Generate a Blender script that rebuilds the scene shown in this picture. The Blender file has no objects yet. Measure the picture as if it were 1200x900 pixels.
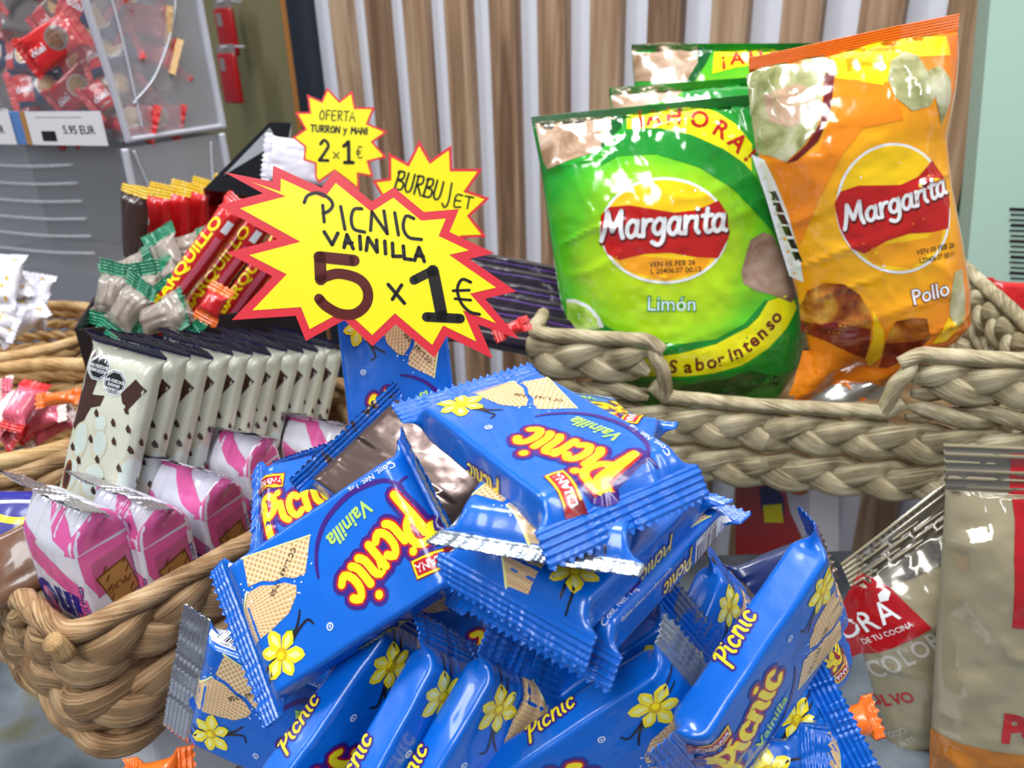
import bpy, bmesh, math, random
import numpy as np
from mathutils import Matrix, Vector
from mathutils.geometry import tessellate_polygon

SC = bpy.context.scene
COL = SC.collection
F_PX = 900.0                      # focal length in pixels of the 1200 x 900 photograph
CAM_Z = 1.40
PI = math.pi

# ---------------------------------------------------------------- camera
_d = np.array([70, 2050, 900.0]); _d /= np.linalg.norm(_d)
_up = -_d
_Y = np.array([0, 0, 1.0]) - _up * _up[2]; _Y /= np.linalg.norm(_Y)
_X = np.cross(_Y, _up)
R = np.array([_X, _Y, _up])       # world = R @ (right, down, forward)
cam_d = bpy.data.cameras.new('camera')
cam = bpy.data.objects.new('camera', cam_d)
COL.objects.link(cam)
cam_d.sensor_width = 36.0
cam_d.lens = 36.0 * F_PX / 1200.0
cam_d.clip_start = 0.01
cam_d.clip_end = 30
M = np.eye(4); M[:3, :3] = R @ np.diag([1, -1, -1.0]); M[2, 3] = CAM_Z
cam.matrix_world = Matrix(M.tolist())
cam_d.dof.use_dof = True
cam_d.dof.focus_distance = 0.265
cam_d.dof.aperture_fstop = 17.0
SC.camera = cam

# ---------------------------------------------------------------- world, lamps, exposure
w = bpy.data.worlds.new('shop_air'); SC.world = w
w.use_nodes = True
bg = w.node_tree.nodes['Background']
bg.inputs[0].default_value = (0.80, 0.86, 1.0, 1)
bg.inputs[1].default_value = 0.22
SC.view_settings.view_transform = 'Standard'
SC.view_settings.look = 'None'
SC.view_settings.gamma = 1.0
SC.view_settings.use_curve_mapping = False
SC.view_settings.exposure = -0.15


def area(name, loc, target, sx, sy, power, col=(1, 1, 1)):
    l = bpy.data.lights.new(name, 'AREA'); l.shape = 'RECTANGLE'
    l.size = sx; l.size_y = sy; l.energy = power; l.color = col
    o = bpy.data.objects.new(name, l); COL.objects.link(o)
    o.location = loc
    o.rotation_euler = (Vector(target) - Vector(loc)).to_track_quat('-Z', 'Y').to_euler()
    return o


area('ceiling_panel_light', (-0.1, 0.55, 2.75), (0, 0.45, 1.1), 0.55, 0.55, 25, (0.96, 0.98, 1.0))
area('ceiling_panel_light', (-0.5, -0.9, 2.7), (0, 0.3, 1.1), 0.6, 1.2, 31, (0.98, 0.99, 1.0))
area('ceiling_panel_light', (1.3, -0.2, 2.6), (0.1, 0.4, 1.1), 0.3, 1.2, 18, (1, 0.99, 0.97))
area('ceiling_panel_light', (-1.7, 0.5, 2.6), (-0.2, 0.5, 1.1), 0.3, 1.2, 17, (0.96, 0.98, 1.0))
SC.cycles.max_bounces = 6
SC.cycles.diffuse_bounces = 3
SC.cycles.glossy_bounces = 3
SC.cycles.transparent_max_bounces = 12
SC.cycles.caustics_reflective = False
SC.cycles.caustics_refractive = False

# ---------------------------------------------------------------- frames and projections (metres)


def at(px, py, zc):
    """World point seen at pixel (px, py) at depth zc."""
    c = np.array([(px - 600) / F_PX * zc, (py - 450) / F_PX * zc, zc])
    return R @ c + np.array([0, 0, CAM_Z])


def ray(px, py):
    return R @ np.array([(px - 600) / F_PX, (py - 450) / F_PX, 1.0])


class Frame:
    """A local frame: origin o, columns x, y, z of m (z is the face normal)."""

    def __init__(s, o, z, y=(0, 0, 1), roll=0.0):
        s.o = np.array(o, float)
        z = np.array(z, float); z /= np.linalg.norm(z)
        y = np.array(y, float); y = y - z * y.dot(z); y /= np.linalg.norm(y)
        x = np.cross(y, z)
        if roll:
            c, n = math.cos(roll), math.sin(roll)
            x, y = x * c + y * n, y * c - x * n
        s.m = np.c_[x, y, z]

    def l(s, px, py):
        """mm coordinates in the frame's plane of what is seen at a pixel."""
        d = ray(px, py); c = np.array([0, 0, CAM_Z])
        t = (s.o - c).dot(s.m[:, 2]) / d.dot(s.m[:, 2])
        v = s.m.T @ (c + d * t - s.o)
        return (v[0] * 1000, v[1] * 1000)

    def matrix(s):
        M = np.eye(4); M[:3, :3] = s.m; M[:3, 3] = s.o
        return Matrix(M.tolist())


# ---------------------------------------------------------------- noise (numpy)


def _h(ix, iy, seed):
    v = np.sin(ix * 127.1 + iy * 311.7 + seed * 74.7) * 43758.5453
    return v - np.floor(v)


def vn(x, y, seed=0):
    ix, iy = np.floor(x), np.floor(y)
    fx, fy = x - ix, y - iy
    fx = fx * fx * fx * (fx * (fx * 6 - 15) + 10); fy = fy * fy * fy * (fy * (fy * 6 - 15) + 10)
    a = _h(ix, iy, seed); b = _h(ix + 1, iy, seed); c = _h(ix, iy + 1, seed); d = _h(ix + 1, iy + 1, seed)
    return (a + (b - a) * fx) * (1 - fy) + (c + (d - c) * fx) * fy


def fbm(x, y, seed=0, o=3):
    r = 0; a = 0.5
    for i in range(o):
        r = r + a * (vn(x, y, seed + i * 7) * 2 - 1); x = x * 2.1 + 5.3; y = y * 2.1 + 1.7; a *= 0.5
    return r


def ridge(x, y, seed=0):
    return 1 - np.sqrt((2 * vn(x, y, seed) - 1) ** 2 + 0.02) * 2


# ---------------------------------------------------------------- materials


def lin(c):
    return tuple(((v / 255) / 12.92 if v <= 10 else (((v / 255) + 0.055) / 1.055) ** 2.4) for v in c)


MATS = {}


def mat(name, rgb=None, rough=0.4, metal=0.0, coat=0.0, spec=0.5, bump=0.0, bscale=60, alpha=1.0, emit=0):
    if name in MATS:
        return MATS[name]
    m = bpy.data.materials.new(name); m.use_nodes = True
    b = m.node_tree.nodes['Principled BSDF']
    if rgb is not None:
        b.inputs['Base Color'].default_value = (*lin(rgb), 1)
    b.inputs['Roughness'].default_value = rough
    b.inputs['Metallic'].default_value = metal
    b.inputs['Coat Weight'].default_value = coat
    b.inputs['Coat Roughness'].default_value = 0.06
    b.inputs['Specular IOR Level'].default_value = spec
    b.inputs['Alpha'].default_value = alpha
    if bump:
        nt = m.node_tree
        tc = nt.nodes.new('ShaderNodeTexCoord'); nz = nt.nodes.new('ShaderNodeTexNoise'); bp = nt.nodes.new('ShaderNodeBump')
        nz.inputs['Scale'].default_value = bscale; nz.inputs['Detail'].default_value = 3
        bp.inputs['Strength'].default_value = 1.0; bp.inputs['Distance'].default_value = bump
        nt.links.new(tc.outputs['Object'], nz.inputs['Vector']); nt.links.new(nz.outputs['Fac'], bp.inputs['Height'])
        nt.links.new(bp.outputs['Normal'], b.inputs['Normal'])
    MATS[name] = m
    return m


def nodes(m):
    return m.node_tree, m.node_tree.nodes, m.node_tree.links, m.node_tree.nodes['Principled BSDF']


def ramp(nt, stops, interp='LINEAR'):
    r = nt.nodes.new('ShaderNodeValToRGB'); r.color_ramp.interpolation = interp
    e = r.color_ramp.elements
    while len(e) < len(stops):
        e.new(0.5)
    for k, (p, c) in enumerate(stops):
        e[k].position = p; e[k].color = (*lin(c), 1)
    return r


def math_node(nt, op, a=None, b=None, c=None):
    n = nt.nodes.new('ShaderNodeMath'); n.operation = op
    for k, v in enumerate((a, b, c)):
        if v is None:
            continue
        if isinstance(v, (int, float)):
            n.inputs[k].default_value = v
        else:
            nt.links.new(v, n.inputs[k])
    return n.outputs[0]


FILM = dict(rough=0.30, coat=0.6, spec=0.5)
mat('film_blue', (2, 99, 203), **FILM, bump=0.00012, bscale=120)
mat('film_blue_deep', (2, 76, 172), **FILM)
mat('ink_yellow', (252, 232, 20), **FILM)
mat('ink_red', (186, 22, 28), **FILM)
mat('ink_darkred', (128, 20, 24), **FILM)
mat('ink_purple', (58, 22, 122), **FILM)
mat('ink_lime', (176, 222, 96), **FILM)
mat('ink_white', (236, 240, 246), **FILM)
mat('ink_black', (22, 20, 22), **FILM)
mat('ink_navy', (26, 28, 110), **FILM)
mat('petal_yellow', (246, 226, 40), **FILM)
mat('petal_pale', (240, 240, 150), **FILM)
mat('petal_core', (214, 176, 20), **FILM)
mat('leaf_green', (40, 110, 60), **FILM)
mat('pod_brown', (30, 24, 34), **FILM)
mat('foil_silver', (205, 205, 215), rough=0.12, metal=0.95, coat=0.4, bump=0.0001, bscale=200)
mat('foil_brown', (104, 86, 80), rough=0.22, metal=0.55, coat=0.5, bump=0.0003, bscale=70)
mat('foil_clear', (150, 160, 172), rough=0.16, metal=0.6, coat=0.6, bump=0.0002, bscale=150)


def wafer_mat(name, fan, base=(222, 186, 138), line=(190, 146, 96), hi=(238, 212, 168)):
    m = mat(name, base, **FILM); nt, N, L, b = nodes(m)
    uv = N.new('ShaderNodeUVMap'); sp = N.new('ShaderNodeSeparateXYZ'); L.new(uv.outputs[0], sp.inputs[0])
    x, y = sp.outputs[0], sp.outputs[1]      # uv is in mm
    if fan:
        dx = math_node(nt, 'SUBTRACT', x, 44.0); dy = math_node(nt, 'SUBTRACT', y, -6.0)
        a = math_node(nt, 'ARCTAN2', dy, dx); a = math_node(nt, 'MULTIPLY', a, 130.0)
        r2 = math_node(nt, 'MULTIPLY', x, 4.5)
    else:
        a = math_node(nt, 'MULTIPLY', math_node(nt, 'ADD', x, y), 3.0)
        r2 = math_node(nt, 'MULTIPLY', math_node(nt, 'SUBTRACT', x, y), 3.0)
    s1 = math_node(nt, 'SINE', a); s2 = math_node(nt, 'SINE', r2)
    mx = math_node(nt, 'MAXIMUM', s1, math_node(nt, 'MULTIPLY', s2, 0.5 if fan else 1.0))
    v = math_node(nt, 'MULTIPLY_ADD', mx, 0.5, 0.5)
    rp = ramp(nt, [(0.3, line), (0.7, base), (1.0, hi)])
    L.new(v, rp.inputs[0]); L.new(rp.outputs[0], b.inputs['Base Color'])
    return m


wafer_mat('wafer_lattice', False)
wafer_mat('wafer_fan', True)


def radial_film(name, cx, cy, stops, R_, rough=0.14):
    """Printed film whose ink fades in rings round a point of the artwork."""
    m = mat(name, (90, 190, 40), rough=rough, coat=0.9, spec=0.6); nt, N, L, b = nodes(m)
    uv = N.new('ShaderNodeUVMap'); sb = N.new('ShaderNodeVectorMath'); sb.operation = 'DISTANCE'
    sb.inputs[1].default_value = (cx, cy, 0); L.new(uv.outputs[0], sb.inputs[0])
    nz = N.new('ShaderNodeTexNoise'); nz.inputs['Scale'].default_value = 0.03; nz.inputs['Detail'].default_value = 2
    L.new(uv.outputs[0], nz.inputs['Vector'])
    d = math_node(nt, 'MULTIPLY_ADD', nz.outputs['Fac'], 30.0, sb.outputs['Value'])
    d = math_node(nt, 'MULTIPLY', math_node(nt, 'SUBTRACT', d, 15.0), 1.0 / R_)
    rp = ramp(nt, stops); L.new(d, rp.inputs[0]); L.new(rp.outputs[0], b.inputs['Base Color'])
    return m


def fibre_mat(name, cols, rough=0.62):
    """Dried plant fibre: long streaks that run along the strand (uv = mm along, turn round)."""
    m = mat(name, cols[1], rough=rough, spec=0.3); nt, N, L, b = nodes(m)
    uv = N.new('ShaderNodeUVMap'); mp = N.new('ShaderNodeMapping'); mp.inputs['Scale'].default_value = (0.03, 16.0, 1)
    oi = N.new('ShaderNodeObjectInfo'); ad = N.new('ShaderNodeVectorMath'); ad.operation = 'ADD'
    L.new(uv.outputs[0], ad.inputs[0]); cb = N.new('ShaderNodeCombineXYZ')
    L.new(math_node(nt, 'MULTIPLY', oi.outputs['Random'], 300.0), cb.inputs[0]); L.new(cb.outputs[0], ad.inputs[1])
    L.new(ad.outputs[0], mp.inputs[0])
    nz = N.new('ShaderNodeTexNoise'); nz.inputs['Scale'].default_value = 1.6; nz.inputs['Detail'].default_value = 5
    nz.inputs['Roughness'].default_value = 0.65
    L.new(mp.outputs[0], nz.inputs['Vector'])
    n2 = N.new('ShaderNodeTexNoise'); n2.inputs['Scale'].default_value = 0.05; n2.inputs['Detail'].default_value = 2
    L.new(ad.outputs[0], n2.inputs['Vector'])
    v = math_node(nt, 'ADD', math_node(nt, 'MULTIPLY', nz.outputs['Fac'], 0.62), math_node(nt, 'MULTIPLY', n2.outputs['Fac'], 0.42))
    rp = ramp(nt, [(0.40, cols[0]), (0.52, cols[1]), (0.64, cols[2])])
    L.new(v, rp.inputs[0]); L.new(rp.outputs[0], b.inputs['Base Color'])
    bp = N.new('ShaderNodeBump'); bp.inputs['Distance'].default_value = 0.0009; bp.inputs['Strength'].default_value = 0.9
    L.new(nz.outputs['Fac'], bp.inputs['Height']); L.new(bp.outputs['Normal'], b.inputs['Normal'])
    return m


fibre_mat('seagrass_grey', [(104, 90, 64), (176, 162, 128), (212, 202, 172)])
fibre_mat('seagrass_tan', [(92, 64, 40), (168, 132, 92), (206, 178, 138)])
fibre_mat('cane_honey', [(140, 100, 56), (198, 160, 108), (226, 196, 148)])

# ---------------------------------------------------------------- objects


def thing(name, label, cat, frame=None, group=None, loc=None):
    o = bpy.data.objects.new(name, None); COL.objects.link(o)
    o.empty_display_size = 0.02
    if frame is not None:
        o.matrix_world = frame.matrix() if isinstance(frame, Frame) else frame
    if loc is not None:
        o.location = loc
    o['label'] = label; o['category'] = cat
    if group:
        o['group'] = group
    return o


def tag(o, label, cat, group=None):
    o['label'] = label; o['category'] = cat
    if group:
        o['group'] = group
    return o


def mesh_obj(name, V, Fc, mats, idx=None, uv=None, nrm=None, parent=None, smooth=True, scale=0.001):
    """Vertices in mm -> one mesh object. mats: list of names; idx: material index per face."""
    me = bpy.data.meshes.new(name)
    V = np.asarray(V, float) * scale
    me.from_pydata(V.tolist(), [], Fc)
    for n in mats:
        me.materials.append(MATS[n])
    if idx is not None:
        me.polygons.foreach_set('material_index', np.asarray(idx, np.int32))
    if uv is not None:
        ul = me.uv_layers.new(name='UVMap')
        li = np.zeros(len(me.loops), np.int32); me.loops.foreach_get('vertex_index', li)
        ul.data.foreach_set('uv', np.asarray(uv, np.float32)[li].ravel())
    if smooth:
        me.polygons.foreach_set('use_smooth', np.ones(len(me.polygons), bool))
    me.update()
    if nrm is not None:
        me.normals_split_custom_set_from_vertices(np.asarray(nrm, float).tolist())
    o = bpy.data.objects.new(name, me); COL.objects.link(o)
    if parent is not None:
        o.parent = parent
    return o


class MB:
    """Collects shapes in mm into one mesh."""

    def __init__(s):
        s.V = []; s.F = []; s.I = []; s.U = []

    def add(s, V, Fc, i=0, U=None):
        b = len(s.V)
        s.V += [tuple(v) for v in V]; s.F += [[k + b for k in f] for f in Fc]; s.I += [i] * len(Fc)
        s.U += [tuple(u) for u in U] if U is not None else [(v[0], v[1]) for v in V]

    def box(s, c, h, i=0, rot=None, bev=0.0):
        x, y, z = h
        if bev:
            bm = bmesh.new(); bmesh.ops.create_cube(bm, size=1)
            for v in bm.verts:
                v.co = Vector((v.co.x * 2 * x, v.co.y * 2 * y, v.co.z * 2 * z))
            bmesh.ops.bevel(bm, geom=bm.edges[:], offset=bev, segments=2, affect='EDGES', profile=0.6)
            V = np.array([v.co[:] for v in bm.verts]); bm.verts.ensure_lookup_table()
            for k, v in enumerate(bm.verts):
                v.index = k
            Fc = [[v.index for v in f.verts] for f in bm.faces]; bm.free()
        else:
            V = np.array([(a * x, b * y, d * z) for a in (-1, 1) for b in (-1, 1) for d in (-1, 1)])
            Fc = [[0, 1, 3, 2], [4, 6, 7, 5], [0, 4, 5, 1], [2, 3, 7, 6], [0, 2, 6, 4], [1, 5, 7, 3]]
        if rot is not None:
            V = V @ np.array(rot).T
        s.add(V + np.array(c), Fc, i)

    def build(s, name, mats, parent=None, smooth=False, scale=0.001):
        if isinstance(mats, str):
            mats = [mats]
        return mesh_obj(name, s.V, s.F, mats, s.I, s.U, None, parent, smooth, scale)


def prism(mb, pts, z0, z1, i=0):
    """Extrude a (possibly concave) outline given counter-clockwise."""
    n = len(pts)
    tr = tessellate_polygon([[Vector((p[0], p[1], 0)) for p in pts]])
    V = [(p[0], p[1], z1) for p in pts] + [(p[0], p[1], z0) for p in pts]
    Fc = []
    for t in tr:
        a, b, c = t
        ar = (pts[b][0] - pts[a][0]) * (pts[c][1] - pts[a][1]) - (pts[c][0] - pts[a][0]) * (pts[b][1] - pts[a][1])
        if ar < 0:
            a, c = c, a
        Fc.append([a, b, c]); Fc.append([n + c, n + b, n + a])
    sg = sum(pts[k][0] * pts[(k + 1) % n][1] - pts[(k + 1) % n][0] * pts[k][1] for k in range(n))
    for k in range(n):
        j = (k + 1) % n
        Fc.append([k, n + k, n + j, j] if sg > 0 else [j, n + j, n + k, k])
    mb.add(V, Fc, i)


def smooth_line(pts, step=0.8, closed=False):
    """Catmull-Rom through the points, resampled."""
    P = [np.array(p, float) for p in pts]
    if len(P) == 2 and not closed:
        n = max(1, int(np.linalg.norm(P[1] - P[0]) / step))
        return np.array([P[0] + (P[1] - P[0]) * k / n for k in range(n + 1)])
    if closed:
        Q = [P[-1]] + P + [P[0], P[1]]
    else:
        Q = [2 * P[0] - P[1]] + P + [2 * P[-1] - P[-2]]
    out = []
    for k in range(1, len(Q) - 2):
        p0, p1, p2, p3 = Q[k - 1:k + 3]
        n = max(2, int(np.linalg.norm(p2 - p1) / step))
        for j in range(n):
            t = j / n
            out.append(0.5 * ((2 * p1) + (p2 - p0) * t + (2 * p0 - 5 * p1 + 4 * p2 - p3) * t * t + (3 * p1 - p0 - 3 * p2 + p3) * t ** 3))
    if not closed:
        out.append(P[-1])
    return np.array(out)


# ---------------------------------------------------------------- flat print (artwork in mm, later laid on a surface)
_TXT = {}


def text_mesh(body, bold, shear):
    k = (body, round(bold, 3), shear)
    if k not in _TXT:
        cu = bpy.data.curves.new('t', 'FONT'); cu.body = body; cu.size = 1.0
        cu.offset = bold; cu.shear = shear; cu.resolution_u = 3; cu.align_x = 'CENTER'
        ob = bpy.data.objects.new('t', cu)
        me = bpy.data.meshes.new_from_object(ob)
        V = np.array([v.co[:2] for v in me.vertices]) if len(me.vertices) else np.zeros((0, 2))
        Fc = [list(p.vertices) for p in me.polygons]
        bpy.data.meshes.remove(me); bpy.data.objects.remove(ob); bpy.data.curves.remove(cu)
        _TXT[k] = (V, Fc)
    return _TXT[k]


# brush alphabets: strokes in a box where x-height is 1
SCRIPT = {
    'P': (1.24, [[(0.32, -0.45), (0.36, 0.5), (0.45, 1.35)], [(0.1, 1.25), (0.45, 1.6), (0.9, 1.55), (1.1, 1.2), (0.9, 0.75), (0.45, 0.55)]]),
    'i': (0.46, [[(0.12, 0.95), (0.12, 0.25), (0.3, 0.0)], [(0.14, 1.42), (0.16, 1.44)]]),
    'c': (0.93, [[(0.68, 0.78), (0.45, 1.0), (0.16, 0.78), (0.12, 0.32), (0.36, 0.0), (0.7, 0.14)]]),
    'n': (1.03, [[(0.1, 0.0), (0.12, 1.0)], [(0.12, 0.66), (0.38, 1.0), (0.66, 0.9), (0.68, 0.25), (0.85, 0.0)]]),
    'M': (1.3, [[(-0.05, -0.1), (0.12, 0.6), (0.22, 1.5)], [(0.22, 1.5), (0.55, 0.4)], [(0.55, 0.4), (1.0, 1.5)], [(1.0, 1.5), (1.02, 0.5), (1.15, 0.0)]]),
    'a': (0.98, [[(0.68, 0.82), (0.4, 1.0), (0.12, 0.7), (0.12, 0.25), (0.36, 0.0), (0.64, 0.28), (0.72, 0.98)], [(0.72, 0.98), (0.7, 0.2), (0.92, 0.02)]]),
    'r': (0.66, [[(0.1, 1.0), (0.14, 0.0)], [(0.14, 0.55), (0.32, 0.92), (0.58, 0.95)]]),
    'g': (0.92, [[(0.66, 0.82), (0.4, 1.0), (0.12, 0.7), (0.12, 0.3), (0.36, 0.08), (0.64, 0.32), (0.72, 0.98)], [(0.72, 0.98), (0.7, -0.25), (0.42, -0.58), (0.05, -0.4)]]),
    't': (0.62, [[(0.3, 1.4), (0.24, 0.3), (0.42, 0.0), (0.6, 0.08)], [(0.02, 0.98), (0.6, 1.0)]]),
}
HAND = {
    'A': [[(0, 0), (.4, 1), (.75, 0)], [(.15, .38), (.62, .38)]], 'B': [[(.05, 0), (.12, 1)], [(.0, .9), (.5, 1), (.55, .65), (.1, .5)], [(.1, .5), (.65, .42), (.6, .05), (0, 0)]],
    'E': [[(.6, 1), (.1, .95), (.05, 0), (.6, .02)], [(.08, .5), (.5, .52)]], 'F': [[(.1, 0), (.1, 1)], [(.1, 1), (.65, 1)], [(.1, .55), (.5, .55)]],
    'I': [[(.1, 1), (.1, 0)]], 'J': [[(.45, 1), (.42, .2), (.2, -.05), (0, .1)]], 'M': [[(0, 0), (.08, 1)], [(.08, 1), (.4, .4)], [(.4, .4), (.7, 1)], [(.7, 1), (.75, 0)]],
    'N': [[(0, 0), (.05, 1)], [(.05, 1), (.6, 0)], [(.6, 0), (.62, 1)]], 'O': [[(.35, 1), (.05, .6), (.15, .05), (.5, .05), (.65, .6), (.35, 1)]],
    'R': [[(.08, 0), (.1, 1)], [(0, .95), (.5, 1), (.55, .65), (.1, .5)], [(.2, .5), (.65, 0)]], 'T': [[(0, 1), (.7, 1)], [(.36, 1), (.34, 0)]],
    'U': [[(.05, 1), (.05, .25), (.3, 0), (.58, .2), (.6, 1)]], 'Y': [[(0, .7), (.25, .35)], [(.5, .7), (.1, -.3)]],
    '2': [[(.05, .8), (.3, 1), (.6, .75), (.35, .35), (.05, 0)], [(.05, 0), (.65, .02)]], '1': [[(.05, .8), (.35, 1)], [(.35, 1), (.38, 0)], [(.1, 0), (.65, 0)]],
    'X': [[(0, .5), (.4, 0)], [(.4, .5), (0, 0)]], '€': [[(.6, .9), (.3, 1), (.12, .5), (.3, .02), (.6, .1)], [(0, .6), (.45, .6)], [(0, .4), (.42, .4)]],
}


class Art:
    def __init__(s):
        s.parts = []      # (V (n,2), faces, material, layer)
        s.T = None        # optional 2x3 transform for what is added

    def _add(s, V, Fc, m, layer):
        V = np.asarray(V, float)
        if s.T is not None:
            V = V @ s.T[:, :2].T + s.T[:, 2]
        s.parts.append((V, Fc, m, layer))

    def at(s, x, y, ang=0.0, sc=1.0, shear=0.0):
        c, n = math.cos(ang), math.sin(ang)
        s.T = np.array([[c * sc, c * sc * shear - n * sc, x], [n * sc, n * sc * shear + c * sc, y]])
        return s

    def end(s):
        s.T = None
        return s

    def poly(s, pts, m, layer=1, grid=2.5):
        bm = bmesh.new()
        n = len(pts)
        vs = [bm.verts.new((p[0], p[1], 0)) for p in pts]
        tr = tessellate_polygon([[Vector((p[0], p[1], 0)) for p in pts]])
        for t in tr:
            try:
                bm.faces.new([vs[k] for k in t])
            except ValueError:
                pass
        _grid(bm, grid)
        V, Fc = _dump(bm)
        s._add(V, Fc, m, layer)
        return s

    def ell(s, cx, cy, rx, ry, m, layer=1, ang=0, grid=2.5, n=36):
        c, q = math.cos(ang), math.sin(ang)
        P = []
        for k in range(n):
            a = 2 * PI * k / n; x, y = rx * math.cos(a), ry * math.sin(a)
            P.append((cx + c * x - q * y, cy + q * x + c * y))
        return s.poly(P, m, layer, grid)

    def line(s, pts, wd, m, layer=1, step=0.8, smooth=True, taper=0.0):
        P = smooth_line(pts, step) if smooth else np.array(pts, float)
        n = len(P)
        T = np.gradient(P, axis=0) if n > 1 else np.array([[1, 0]])
        L = np.linalg.norm(T, axis=1); L[L == 0] = 1; T = T / L[:, None]
        N = np.c_[-T[:, 1], T[:, 0]]
        k = np.linspace(0, 1, n)
        h = (wd / 2 * (1 - taper * np.abs(2 * k - 1) ** 2))[:, None]
        rows = 3 if wd > 2 else 2
        V = np.concatenate([P + N * h * (2 * r / (rows - 1) - 1) for r in range(rows)])
        Fc = []
        for r in range(rows - 1):
            for a in range(n - 1):
                Fc.append([r * n + a, r * n + a + 1, (r + 1) * n + a + 1, (r + 1) * n + a])
        s._add(V, Fc, m, layer)
        for e, i in ((0, 0), (n - 1, -1)):
            rr = h[i][0]; C = P[e]; K = 10
            s._add([C] + [C + rr * np.array([math.cos(2 * PI * q / K), math.sin(2 * PI * q / K)]) for q in range(K)],
                   [[0, 1 + q, 1 + (q + 1) % K] for q in range(K)], m, layer)
        return s

    def text(s, body, x, y, size, m, layer=2, ang=0.0, bold=0.0, shear=0.0, sx=1.0, grid=0):
        V, Fc = text_mesh(body, bold, shear)
        if not len(V):
            return s
        V = V * np.array([size * sx, size])
        if grid:
            bm = bmesh.new(); vs = [bm.verts.new((v[0], v[1], 0)) for v in V]
            for f in Fc:
                try:
                    bm.faces.new([vs[k] for k in f])
                except ValueError:
                    pass
            _grid(bm, grid); V, Fc = _dump(bm)
        c, q = math.cos(ang), math.sin(ang)
        V = V @ np.array([[c, q], [-q, c]]) + np.array([x, y])
        s._add(V, Fc, m, layer)
        return s

    def script(s, body, x, y, size, wd, m, layer=2, ang=0.0, shear=0.15, sx=1.0, step=0.8, first=1.0):
        pen = 0; c, q = math.cos(ang), math.sin(ang)
        for k, ch in enumerate(body):
            adv, st = SCRIPT[ch]
            z = first if k == 0 else 1.0
            for g in st:
                P = []
                for (u, v) in g:
                    X = (pen + u * z + shear * v * z) * size * sx; Y = v * z * size
                    P.append((x + c * X - q * Y, y + q * X + c * Y))
                s.line(P, wd, m, layer, step)
            pen += adv * z
        return s

    def hand(s, body, x, y, size, wd, m, layer=2, ang=0.0, adv=0.85, shear=0.05, step=1.2):
        pen = 0; c, q = math.cos(ang), math.sin(ang)
        for ch in body:
            if ch in HAND:
                for g in HAND[ch]:
                    P = [((pen + u + shear * v) * size, v * size) for u, v in g]
                    s.line([(x + c * a - q * b, y + q * a + c * b) for a, b in P], wd, m, layer, step, smooth=len(P) > 3)
            pen += 0.45 if ch in 'I ' else adv
        return s


def _grid(bm, g):
    if not bm.verts:
        return
    xs = [v.co.x for v in bm.verts]; ys = [v.co.y for v in bm.verts]
    for ax, lo, hi in ((0, min(xs), max(xs)), (1, min(ys), max(ys))):
        k = math.floor(lo / g) + 1
        while k * g < hi:
            co = (k * g, 0, 0) if ax == 0 else (0, k * g, 0); no = (1, 0, 0) if ax == 0 else (0, 1, 0)
            bmesh.ops.bisect_plane(bm, geom=bm.verts[:] + bm.edges[:] + bm.faces[:], plane_co=co, plane_no=no, dist=1e-5)
            k += 1


def _dump(bm):
    bm.verts.ensure_lookup_table()
    for k, v in enumerate(bm.verts):
        v.index = k
    V = np.array([(v.co.x, v.co.y) for v in bm.verts]); Fc = [[v.index for v in f.verts] for f in bm.faces]
    bm.free()
    return V, Fc


# ---------------------------------------------------------------- surfaces that can carry print


def lay(surf, V2):
    """Positions and normals of a surface at artwork coordinates."""
    x, s = V2[:, 0], V2[:, 1]
    P = surf.pos(x, s); h = 0.08
    A = surf.pos(x + h, s) - surf.pos(x - h, s); B = surf.pos(x, s + h) - surf.pos(x, s - h)
    N = np.cross(A, B); l = np.linalg.norm(N, axis=1); l[l == 0] = 1
    return P, N / l[:, None]


def printed_mesh(name, surf, G, Fg, base_mats, base_idx, art, parent, lift=0.06, dl=0.035, extra=None):
    """Base grid (G = artwork coordinates, Fg faces) + artwork laid over it, joined as one mesh."""
    P, N = lay(surf, G)
    V = [P]; NN = [N]; U = [G]; Fc = list(Fg); mats = list(base_mats); idx = list(base_idx); b = len(P)
    if art is not None:
        for (v2, f2, m, layer) in art.parts:
            if m not in mats:
                mats.append(m)
            p, n = lay(surf, v2)
            # artwork faces must wind like the surface
            V.append(p + n * (lift + dl * layer)); NN.append(n); U.append(v2)
            mi = mats.index(m)
            for f in f2:
                a, bb, c = v2[f[0]], v2[f[1]], v2[f[2]]
                ar = (bb[0] - a[0]) * (c[1] - a[1]) - (c[0] - a[0]) * (bb[1] - a[1])
                Fc.append([k + b for k in (f if ar >= 0 else f[::-1])]); idx.append(mi)
            b += len(p)
    return mesh_obj(name, np.concatenate(V), Fc, mats, idx, np.concatenate(U), np.concatenate(NN), parent)


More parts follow.
